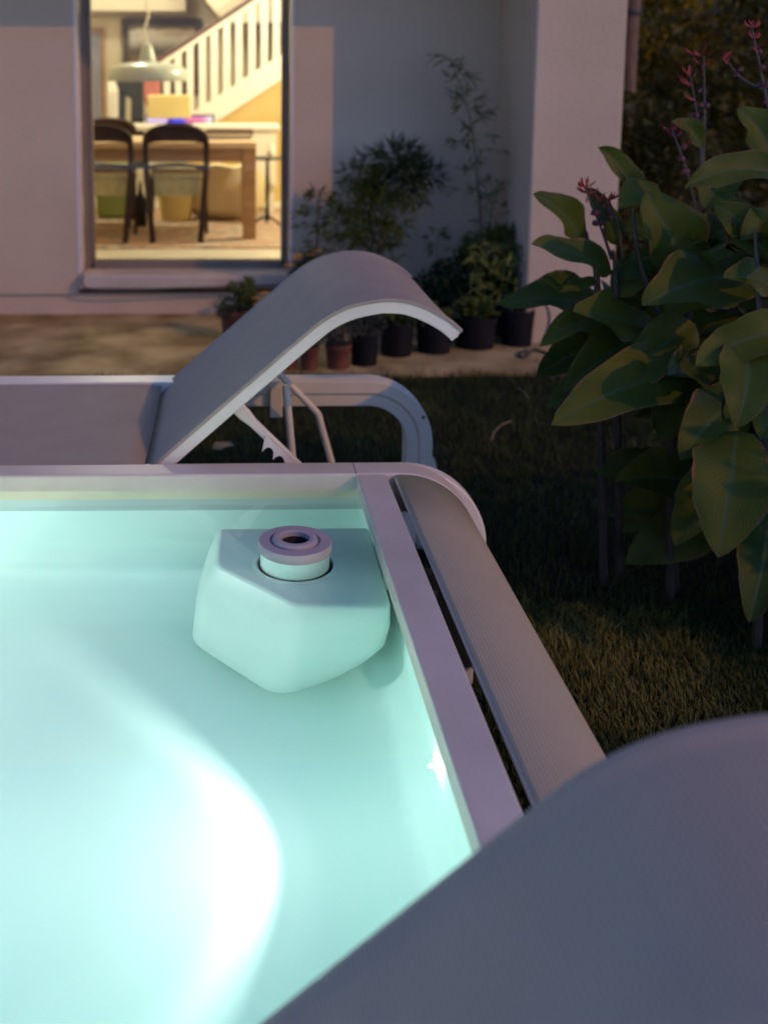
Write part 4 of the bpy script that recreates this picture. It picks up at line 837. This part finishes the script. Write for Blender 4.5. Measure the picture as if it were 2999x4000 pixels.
# front terracotta pots
k, c, r, h = pot(1169, 1249, 1362, 1452, 'terracotta', 'potted_shrub', 'small terracotta pot of grey-green leaves, left of the two', group='small terracotta pots')
bush(420, c + Vector((0, 0, h + 0.07)), 0.085, 0.07, 0.075, 0.030, 0.012).build('foliage', 'grey_leaf', k, smooth=False)
k, c, r, h = pot(1271, 1376, 1355, 1449, 'terracotta', 'potted_shrub', 'larger terracotta pot of grey-green leaves beside the dark pots', group='small terracotta pots')
bush(620, c + Vector((0.01, 0, h + 0.10)), 0.11, 0.09, 0.11, 0.032, 0.012).build('foliage', 'grey_leaf', k, smooth=False)
k, c, r, h = pot(1098, 1168, 1380, 1448, 'terracotta', 'potted_shrub', 'terracotta pot half hidden under the lounger backrest', group='small terracotta pots')
bush(200, c + Vector((0, 0, h + 0.05)), 0.07, 0.06, 0.05, 0.03, 0.012).build('foliage', 'dark_leaf', k, smooth=False)
# black nursery pots in a row
spec = [((1368, 1484, 1311, 1434), 'grey_leaf', 'dark slate nursery pot with fine grey foliage next to the terracotta pots', 'bush', (0.10, 0.09, 0.10)),
        ((1484, 1622, 1271, 1398), 'pot_leaf', 'black nursery pot of broad yellowish leaves under the backrest curve', 'ros', (0.13, 0.16, 0.05)),
        ((1629, 1774, 1264, 1387), 'pot_leaf', 'black nursery pot behind the tip of the lounger headrest', 'ros', (0.12, 0.12, 0.045)),
        ((1778, 1950, 1253, 1369), 'pot_leaf', 'wide black nursery pot right of the headrest with low leaves', 'ros', (0.14, 0.14, 0.04)),
        ((1960, 2093, 1224, 1358), 'dark_leaf', 'last black nursery pot against the pier with spiky leaves', 'spk', (0.15, 0.14, 0.022))]
PC = []
for (box_, mt, lb, kind, dm) in spec:
    k, c, r, h = pot(*box_, 'nursery_pot', 'potted_plant', lb, group='black nursery pots along the wall', taper=0.86); PC.append((k, c, r, h))
    tc_ = c + Vector((0, 0, h * 0.93))
    if kind == 'bush': bush(700, tc_ + Vector((0, 0, 0.09)), *dm, 0.03, 0.011).build('foliage', mt, k, smooth=False)
    elif kind == 'ros':
        rosette(26, tc_, dm[0], dm[1], dm[2]).build('foliage', mt, k); bush(160, tc_ + Vector((0, 0, 0.03)), 0.12, 0.1, 0.04, 0.045, 0.016).build('litter', 'dark_leaf', k, smooth=False)
    else:
        rosette(30, tc_, dm[0], dm[1], dm[2]).build('foliage', mt, k)
# marigolds and herb at the left
def flowers(k, pts, r_):
    for (x, y, Y) in pts:
        p = at(x, y, Y); m_ = MB()
        for j in range(14):
            a = j * 2.4; rr = r_ * (0.35 + 0.65 * (j / 14))
            m_.leaflet(p + Vector((0, 0, 0.006 * (1 - j / 14))), Vector((math.cos(a), math.sin(a), 0.35)), rr, rr * 0.6, Vector((0, 0, 1)))
        m_.build('flower', 'petal_yellow', k, smooth=False)
k, c, r, h = pot(858, 985, 1222, 1335, 'terracotta', 'potted_herb', 'brown pot of upright herb and yellow marigolds left of the backrest')
pts = wand([(925, 1225), (918, 1160), (912, 1105)], c.y, k, 'green_stem', 'pot_leaf', 16, 9, 0.035, 0.012, 0.1, 0.004, 0.06)
f_ = bush(420, at(965, 1150, c.y), 0.045, 0.05, 0.10, 0.035, 0.012); f_.build('foliage', 'pot_leaf', k, smooth=False)
bush(300, c + Vector((0, 0, h + 0.02)), 0.11, 0.1, 0.05, 0.04, 0.014).build('foliage', 'dark_leaf', k, smooth=False)
flowers(k, [(1005, 1170, c.y - 0.08), (1035, 1150, c.y - 0.06), (1010, 1195, c.y - 0.1), (1050, 1165, c.y)], 0.045)
m_y = 6.45
k = thing('potted_marigold', (at(1190, 1100, m_y).x, m_y, 0.018), 'yellow marigold plant by the right door jamb above the backrest', 'potted plant'); c = ORG[k.name]
m_ = MB(); m_.lathe([(0.0, 0.0), (0.08, 0.0), (0.105, 0.17), (0.11, 0.2), (0.1, 0.2)], c, 24); m_.build('pot', 'terracotta', k)
zc = at(1180, 1060, m_y).z
m_ = MB(); m_.tube([c + Vector((0, 0, 0.19)), Vector((c.x - 0.01, m_y, zc - 0.05))], 0.006, 6); m_.build('stem', 'green_stem', k)
bush(750, Vector((c.x + 0.01, m_y, zc - 0.03)), 0.11, 0.10, 0.13, 0.035, 0.012).build('foliage', 'dark_leaf', k, smooth=False)
flowers(k, [(1130, 1042, m_y - 0.1), (1165, 1003, m_y - 0.1), (1155, 1015, m_y - 0.06), (1240, 985, m_y - 0.06), (1215, 1000, m_y - 0.05)], 0.048)
# sapling in front of the doorway edge
def hidden_pot(px, Y, r, h, name, label, group=None):
    c = at(px, 1200, Y); c.z = 0.018; k = thing(name, c, label, 'potted plant', group)
    m_ = MB(); m_.lathe([(0.0, 0.0), (r * 0.85, 0.0), (r, h), (r * 0.94, h), (r * 0.9, h * 0.9), (0.0, h * 0.92)], c, 24); m_.build('pot', 'nursery_pot', k); return k, c
k, c = hidden_pot(1245, 6.50, 0.13, 0.24, 'potted_sapling', 'young sapling with a brown stem by the right door jamb')
wand([(1240, 1180), (1238, 1000), (1240, 860), (1246, 745)], 6.50, k, 'stem', 'pot_leaf', 34, 9, 0.075, 0.014, 0.1, 0.011, 0.24)
# dense shrub with dark crown
k, c = hidden_pot(1480, 6.42, 0.17, 0.28, 'potted_bush', 'bushy shrub with a dense dark crown against the shaded wall')
wand([(1470, 1200), (1480, 1000), (1490, 800), (1485, 700)], 6.42, k, 'stem', 'pot_leaf', 26, 12, 0.07, 0.014, 0.1, 0.012, 0.26)
f_ = MB(); f2 = MB()
for (x_, y_, n_, rr_, up_) in ((1395, 690, 150, 0.10, 0), (1450, 640, 120, 0.08, 0), (1480, 735, 200, 0.13, 0), (1550, 720, 190, 0.12, 0), (1620, 745, 120, 0.10, 0), (1365, 775, 120, 0.09, 0), (1440, 800, 150, 0.10, 0), (1400, 900, 190, 0.13, 0), (1480, 910, 170, 0.12, 0), (1330, 880, 90, 0.09, 0), (1560, 870, 90, 0.10, 0),
                          (1520, 615, 150, 0.09, 1), (1575, 605, 150, 0.09, 1), (1625, 660, 130, 0.09, 1), (1680, 690, 80, 0.08, 1), (1580, 665, 140, 0.10, 1)):
    b_ = bush(n_, at(x_, y_, 6.42 + rnd(-.08, .1)), rr_, rr_ * 0.9, rr_ * 0.75, 0.095, 0.0125, -0.15 if up_ else 0.15, 0.55); t_ = f2 if up_ else f_; t_.add(b_.v, b_.f)
f_.build('foliage', 'pot_leaf', k, smooth=False); f2.build('crown', 'dark_leaf', k, smooth=False)
# tall bamboo and the bushy plants at its foot
k, c = hidden_pot(1880, 6.45, 0.16, 0.27, 'potted_bamboo', 'tall thin bamboo with sparse leaf tufts against the blue wall')
wand([(1895, 1200), (1885, 1000), (1870, 780), (1850, 560), (1815, 380), (1755, 225)], 6.45, k, 'green_stem', 'bright_leaf', 54, 7, 0.085, 0.014, 0.1, 0.007, 0.26)
wand([(1900, 1200), (1910, 1000), (1915, 850), (1960, 700)], 6.48, k, 'green_stem', 'bright_leaf', 14, 5, 0.08, 0.014, 0.1, 0.006, 0.22)
k, c = hidden_pot(1715, 6.50, 0.12, 0.22, 'potted_sapling', 'small thin sapling between the shrub and the bamboo')
wand([(1712, 1200), (1712, 1080), (1708, 960), (1712, 900)], 6.50, k, 'green_stem', 'pot_leaf', 18, 6, 0.06, 0.014, 0.1, 0.005, 0.14)
bush(420, at(1690, 1130, 6.45), 0.13, 0.12, 0.12, 0.06, 0.018).build('foliage', 'dark_leaf', k, smooth=False)
k, c = hidden_pot(1950, 6.28, 0.15, 0.26, 'potted_bush', 'leafy bush with bright drooping leaves at the pier foot')
bush(1100, at(1850, 1090, 6.32), 0.24, 0.16, 0.16, 0.065, 0.02).build('foliage', 'dark_leaf', k, smooth=False)
bush(700, at(1940, 1000, 6.30), 0.17, 0.14, 0.16, 0.09, 0.018, 0.2).build('foliage', 'pot_leaf', k, smooth=False)
f_ = MB()
for i in range(120):
    p = at(rnd(1830, 2030), rnd(940, 1150), rnd(6.02, 6.2)); a = rnd(-0.3, 3.4)
    dr = Vector((math.cos(a), -0.5, -0.25 + rnd(-0.5, 0.35))); f_.leaflet(p, dr, rnd(0.06, 0.13), rnd(0.014, 0.024), rdir() * 0.4 + Vector((0, -0.5, 0.7)))
f_.build('foliage', 'bright_leaf', k, smooth=False)
# hoses
pts = [at(2010, 1150, 6.0), at(2060, 1135, 5.93), at(2110, 1165, 5.88), at(2140, 1215, 5.85), at(2142, 1265, 5.83), at(2128, 1310, 5.82), on(2110, 1352, 0.026)]
m_ = MB(); m_.tube(smooth_path(pts, 6), 0.0075, 8); tag(m_.build('garden_hose', 'hose', None), 'dark garden hose arching against the pale pier', 'hose', 'garden hoses by the pots')
pts = [on(2052, 1368, 0.03), on(2030, 1378, 0.028), on(2028, 1390, 0.028), on(2050, 1394, 0.028), on(2075, 1368, 0.028), on(2115, 1372, 0.028), on(2160, 1395, 0.028), on(2186, 1430, 0.028), on(2170, 1465, 0.028), on(2145, 1478, 0.028)]
m_ = MB(); m_.tube(smooth_path(pts, 6), 0.0075, 8); tag(m_.build('garden_hose', 'hose', None), 'dark garden hose curving flat over the terrace', 'hose', 'garden hoses by the pots')
# twigs and fallen leaves on the grass
for pxs, lb in (([(1918, 1720), (1930, 1690), (1955, 1662), (1995, 1645)], 'pale bent twig lying on the dark grass'), ([(2022, 1515), (2045, 1530), (2066, 1560)], 'short pale twig on the grass near the terrace edge')):
    m_ = MB(); m_.tube(smooth_path([on(x, y, 0.05) for x, y in pxs], 5), 0.0028, 6); tag(m_.build('twig', 'dry_leaf', None), lb, 'twig')
for (x, y, lb) in ((872, 1752, 'pale fallen leaf on the grass under the backrest'),):
    p = on(x, y, 0.045); m_ = MB(); m_.blade(p + Vector((-0.045, 0.0, 0.0)), p + Vector((0.045, 0.01, 0.01)), 0.05, 0.012, 0.2, (0, -0.3, 1), 8, 0.25, 3); tag(m_.build('fallen_leaf', 'dry_leaf', None), lb, 'leaf')

# ================================================================== canna lilies
def S2(x, y, Y): return at(x * 1.8088, y * 1.8088, Y)      # from the 1658-wide reading of the photograph
def canna(name, label, base_px, Yb, stems, leaves, spikes, extra=()):
    b0 = S2(base_px, 1100, Yb); b0.z = 0.0
    k = thing(name, b0, label, 'canna plant', 'canna lilies right of the pool')
    for pts in stems:
        path = smooth_path([b0 + Vector((rnd(-.05, .05), rnd(-.05, .05), 0))] + [S2(*p) for p in pts], 5)
        m_ = MB(); m_.tube(path, [0.014 * (1 - 0.7 * i / (len(path) - 1)) for i in range(len(path))], 8); m_.build('stem', 'canna_stem', k)
    for i, (b, t, wpx, bend, fold, tw) in enumerate(leaves):
        bb, tt = S2(*b), S2(*t); wd = wpx * 1.8088 * (b[2] + t[2]) / 2 / F_PX
        view = (Vector((0, 0, CAM_H)) - (bb + tt) / 2).normalized(); fcg = (view * 0.75 + Vector((0.1, -0.1, 0.55))).normalized()
        m_ = MB(); m_.blade(bb, tt, wd * 1.28, bend, fold, fcg, 18, 0.30, i + len(name), 0.8, tw, 0.0); m_.build('leaf', 'canna_leaf', k)
    for i, (cx, cy_, Yc, n_, sx, sy) in enumerate(extra):            # leaves filling the depth of the clump
        for j in range(n_):
            bb = S2(cx + rnd(-.3, .3) * sx, cy_ + rnd(-.3, .3) * sy, Yc + rnd(-.1, .25)); a = rnd(0, 6.28)
            ln = rnd(0.26, 0.46); dr = Vector((math.cos(a), 0.55 * math.sin(a), rnd(-0.35, 0.75))).normalized()
            m_ = MB(); m_.blade(bb, bb + dr * ln + Vector((0, 0, -0.08)), ln * rnd(0.36, 0.48), (0, 0, rnd(0.05, 0.10)), rnd(0.1, 0.45), Vector((rnd(-.5, .5), -0.5, 0.7)), 14, 0.32, i * 7 + j, 0.8, rnd(-.5, .5)); m_.build('leaf', 'canna_leaf', k)
    for (pts, nb) in spikes:
        path = smooth_path([S2(*p) for p in pts], 5)
        m_ = MB(); m_.tube(path, [0.0055 * (1 - 0.6 * i / (len(path) - 1)) for i in range(len(path))], 6); m_.build('flower_stalk', 'canna_stem', k)
        f_ = MB(); bd = MB(); n_ = len(path)
        for j in range(nb):
            p = path[n_ - 1 - int((j / nb) ** 1.3 * n_ * 0.5)] + Vector((rnd(-1, 1), rnd(-1, 1), 0)) * 0.012; a = rnd(0, 6.28)
            dr = Vector((math.cos(a) * 0.7, math.sin(a) * 0.5, rnd(0.3, 1.2))).normalized()
            if j < nb * 0.6: f_.blade(p, p + dr * rnd(0.022, 0.045), rnd(0.005, 0.010), (math.cos(a) * 0.012, 0, -0.004), 0.2, (0, -1, 0.3), 5, 0.3, j)
            else: bd.lathe([(0.0, -0.009), (0.006, -0.006), (0.0075, 0.0), (0.005, 0.007), (0.0, 0.010)], p + Vector((rnd(-1, 1), rnd(-1, 1), 0)) * 0.012, 8)
        f_.build('petals', 'petal_red', k)['kind'] = 'stuff'
        if bd.v: bd.build('buds', 'bud_dark', k)['kind'] = 'stuff'
Z = (0, 0, 0)
canna('canna_lily', 'canna lily reaching furthest left, with one small red flower before the pier', 1330, 3.05,
      [[(1290, 640, 3.05), (1275, 560, 3.05), (1265, 500, 3.05)], [(1330, 640, 3.05), (1322, 540, 3.05)]],
      [((1262, 525, 3.05), (1150, 418, 2.98), 58, (0.02, 0, 0.03), 0.35, 0.3),
       ((1320, 590, 3.05), (1146, 528, 2.90), 62, (0, 0, 0.04), 0.25, -0.3),
       ((1290, 605, 3.05), (1208, 632, 3.0), 26, (0, 0, 0.01), 0.2, 0.0),
       ((1300, 690, 3.05), (1166, 748, 2.95), 50, (0, 0, 0.05), 0.3, 0.2),
       ((1330, 730, 3.05), (1240, 770, 2.98), 22, (0, 0, 0.03), 0.2, 0.0),
       ((1420, 725, 3.0), (1236, 672, 2.80), 92, (0, 0, 0.03), 0.25, 0.2),
       ((1330, 640, 3.05), (1400, 560, 3.1), 60, (0, 0, 0.03), 0.25, 0.2),
       ((1330, 530, 3.1), (1262, 405, 3.1), 42, (0.02, 0, 0.02), 0.4, 0.0)],
      [([(1320, 560, 3.05), (1300, 500, 3.05), (1262, 405, 3.05)], 22), ([(1345, 560, 3.05), (1330, 480, 3.05), (1305, 432, 3.05)], 10)], [(1360, 690, 3.15, 12, 130, 180), (1420, 800, 3.1, 5, 100, 100)])
canna('canna_lily', 'tall canna lily in the middle with upright leaf and red spikes', 1460, 2.95,
      [[(1470, 800, 2.95), (1500, 620, 2.95), (1505, 480, 2.95)], [(1440, 780, 2.95), (1380, 560, 2.95), (1365, 450, 2.95)]],
      [((1505, 612, 2.92), (1396, 412, 2.95), 105, (-0.03, 0, 0.04), 0.35, 0.2),
       ((1375, 450, 3.05), (1290, 318, 3.05), 46, (0.03, 0, 0.04), 0.5, 0.3),
       ((1420, 430, 3.0), (1335, 450, 3.0), 60, (0, 0, 0.05), 0.3, 0.0),
       ((1515, 320, 3.0), (1450, 262, 3.0), 34, (0.02, 0, 0.03), 0.4, 0.4),
       ((1500, 600, 2.9), (1585, 548, 2.8), 46, (0, 0, 0.02), 0.3, 0.4),
       ((1640, 590, 2.9), (1385, 660, 2.7), 120, (0, 0, 0.05), 0.2, 0.0),
       ((1540, 790, 2.9), (1190, 918, 2.60), 118, (0, 0, 0.06), 0.2, 0.15),
       ((1500, 700, 2.9), (1330, 860, 2.75), 90, (0, 0, 0.05), 0.2, -0.2),
       ((1480, 520, 3.05), (1340, 500, 3.1), 70, (0, 0, 0.04), 0.3, 0.2),
       ((1480, 640, 3.0), (1345, 590, 3.0), 70, (0, 0, 0.05), 0.3, -0.2),
       ((1450, 850, 2.9), (1425, 955, 2.8), 60, (0, -0.03, 0), 0.2, 0.2),
       ((1520, 450, 3.0), (1590, 380, 3.05), 60, (0, 0, 0.05), 0.3, 0.2)],
      [([(1520, 560, 2.95), (1490, 400, 2.98), (1450, 280, 3.0)], 20), ([(1510, 480, 3.1), (1512, 320, 3.1), (1490, 165, 3.1)], 14), ([(1512, 420, 3.1), (1520, 260, 3.15), (1518, 120, 3.15)], 14)], [(1500, 620, 3.15, 18, 220, 320), (1500, 860, 3.0, 12, 220, 180), (1560, 980, 2.95, 12, 140, 160), (1590, 1080, 3.0, 7, 120, 120)])
canna('canna_lily', 'canna lily at the right edge with large drooping lower leaves', 1640, 2.65,
      [[(1650, 900, 2.65), (1640, 700, 2.65), (1630, 500, 2.7)]],
      [((1590, 930, 2.62), (1550, 1205, 2.40), 135, (-0.02, -0.06, 0.05), 0.2, 0.25),
       ((1610, 745, 2.6), (1588, 925, 2.45), 95, (0, -0.06, 0.05), 0.3, 0.3),
       ((1660, 1100, 2.6), (1615, 1345, 2.42), 90, (0, -0.04, 0.04), 0.2, 0.2),
       ((1665, 340, 2.8), (1590, 235, 2.85), 62, (0.02, 0, 0.03), 0.4, 0.2),
       ((1690, 380, 2.7), (1478, 405, 2.65), 66, (0, 0, 0.06), 0.35, 0.3),
       ((1700, 640, 2.7), (1560, 600, 2.6), 70, (0, 0, 0.04), 0.3, 0.2),
       ((1660, 560, 2.75), (1540, 440, 2.85), 70, (0, 0, 0.04), 0.3, 0.2),
       ((1720, 720, 2.6), (1500, 790, 2.55), 90, (0, 0, 0.05), 0.25, 0.1),
       ((1690, 470, 2.8), (1600, 520, 2.75), 60, (0, 0, 0.03), 0.3, 0.1),
       ((1700, 820, 2.7), (1640, 950, 2.6), 80, (0, 0, 0.03), 0.3, 0.1)],
      [([(1690, 400, 2.9), (1655, 220, 2.95), (1622, 60, 2.95)], 20), ([(1665, 200, 3.0), (1600, 170, 3.05), (1565, 125, 3.05)], 6)], [(1660, 580, 2.95, 15, 180, 340), (1650, 900, 2.8, 14, 150, 220), (1640, 1120, 2.75, 10, 130, 200)])

# ================================================================== garden beyond the pier, and an unseen shrub added right of the frame for shade
def leafcloud(n, boxes, ln, wd, mat, name, par):
    m_ = MB()
    for _ in range(n):
        c, r = random.choice(boxes); v = rdir() * (rnd(0.1, 1) ** 0.4); p = Vector(c) + Vector((v.x * r[0], v.y * r[1], v.z * r[2]))
        m_.leaflet(p, rdir() + Vector((0, -0.2, -0.2)), ln * rnd(0.6, 1.3), wd * rnd(0.7, 1.2), rdir() + Vector((0, -0.5, 0.4)))
    return m_.build(name, mat, par, smooth=False)
k = thing('garden_shrub', (2.75, 2.22, 0), 'unseen leafy shrub added right of the canna lilies to shade the grass', 'shrub')
leafcloud(3600, [((2.75 + rnd(-.34, .34), 2.22 + rnd(-.34, .34), rnd(0.25, 1.3)), (0.34, 0.34, 0.30)) for _ in range(26)], 0.12, 0.06, 'hedge_leaf', 'foliage', k)
m_ = MB()
for i in range(6): m_.tube([(2.75 + 0.05 * i, 2.22, 0), (2.75 + 0.35 * math.cos(i), 2.22 + 0.35 * math.sin(i), 1.25)], [0.022, 0.008], 6)
m_.build('stems', 'bark', k)
hd = thing('hedge', (4.3, 9.2, 0), 'dark overgrown hedge behind the canna lilies', 'hedge')
leafcloud(9000, [((2.6 + 0.62 * i + rnd(-.1, .1), 8.6 + 0.4 * math.sin(i * 2.1), 0.75 + 0.55 * j + rnd(-.1, .1)), (0.62, 0.55, 0.5)) for i in range(7) for j in range(3)], 0.11, 0.05, 'hedge_leaf', 'foliage', hd)
m_ = MB()
for i in range(7): m_.tube([(2.6 + 0.6 * i, 8.7, 0), (2.65 + 0.6 * i, 8.7, 1.6)], [0.03, 0.012], 6)
m_.build('stems', 'bark', hd)
for i, (x, y, h, mt, lb) in enumerate(((4.75, 10.5, 4.4, 'yellow_tree_leaf', 'tree with yellow lit foliage beyond the hedge'), (6.3, 12.2, 5.0, 'hedge_leaf', 'dark green tree at the right edge beyond the hedge'), (5.3, 14.5, 6.0, 'hedge_leaf', 'far dark tree filling the gap beside the pier'), (7.2, 15.5, 6.5, 'hedge_leaf', 'tall dark tree furthest behind the canna lilies'))):
    k = thing('garden_tree', (x, y, 0), lb, 'tree', 'trees beyond the hedge')
    m_ = MB(); m_.tube([(x, y, 0), (x + 0.05, y, h * 0.3), (x - 0.06, y, h * 0.6), (x, y, h * 0.9)], [0.11, 0.09, 0.06, 0.02], 8)
    for j in range(9):
        a = j * 2.4; z0 = h * (0.3 + 0.06 * j); m_.tube([(x, y, z0), (x + 0.5 * math.cos(a), y + 0.5 * math.sin(a), z0 + 0.35), (x + 0.95 * math.cos(a), y + 0.95 * math.sin(a), z0 + 0.55)], [0.035, 0.022, 0.006], 6)
    m_.build('trunk', 'bark', k)
    cl = []
    for j in range(26):
        a = rnd(0, 6.28); rr = rnd(0.2, 1.25) * (1.5 if y > 14 else 1); cl.append(((x + rr * math.cos(a), y + rr * math.sin(a), h * rnd(0.30, 1.0)), (rnd(.35, .6), rnd(.35, .6), rnd(.25, .45))))
    leafcloud(7500, cl, 0.17 if y > 14 else 0.14, 0.09 if y > 14 else 0.075, mt, 'crown', k)
k = thing('tree_belt', (7.0, 18.0, 0), 'far dark belt of foliage closing the garden', 'trees')
leafcloud(9000, [((3.6 + 0.9 * i + rnd(-.3, .3), 18 + rnd(-.5, .5), 0.8 + 1.1 * j), (0.95, 0.8, 0.95)) for i in range(9) for j in range(7)], 0.55, 0.34, 'hedge_leaf', 'foliage', k)
k['kind'] = 'stuff'
k = thing('garden_shrub', (at(2480, 900, 7.0).x, 7.0, 0), 'dark shrub growing right behind the pier edge', 'shrub')
cq = at(2490, 640, 7.0); leafcloud(2600, [((cq.x + rnd(-.1, .35), 7.0 + rnd(-.1, .2), z_), (0.30, 0.25, 0.26)) for z_ in (0.35, 0.6, 0.85, 1.05, 1.2)], 0.09, 0.035, 'hedge_leaf', 'foliage', k)
m_ = MB(); m_.tube([(cq.x, 7.0, 0), (cq.x + 0.05, 7.02, 1.1)], [0.025, 0.01], 6); m_.build('stem', 'bark', k)
a = at(2462, 150, 7.4)
k = thing('garden_post', (a.x, 7.4, 0), 'pale jointed wooden post beside the pier edge', 'post')
m_ = MB(); m_.lathe([(0.05, 0.0), (0.05, 1.98)], (a.x, 7.4, 0), 14); m_.build('lower_pole', 'post_wood', k)
m_ = MB(); m_.lathe([(0.058, 1.975), (0.06, 1.985), (0.06, 2.0), (0.058, 2.01)], (a.x, 7.4, 0), 14); m_.build('joint', 'dark_plastic', k)
m_ = MB(); m_.lathe([(0.056, 2.005), (0.05, 2.9)], (a.x, 7.4, 0), 14); m_.build('upper_pole', 'post_wood', k)
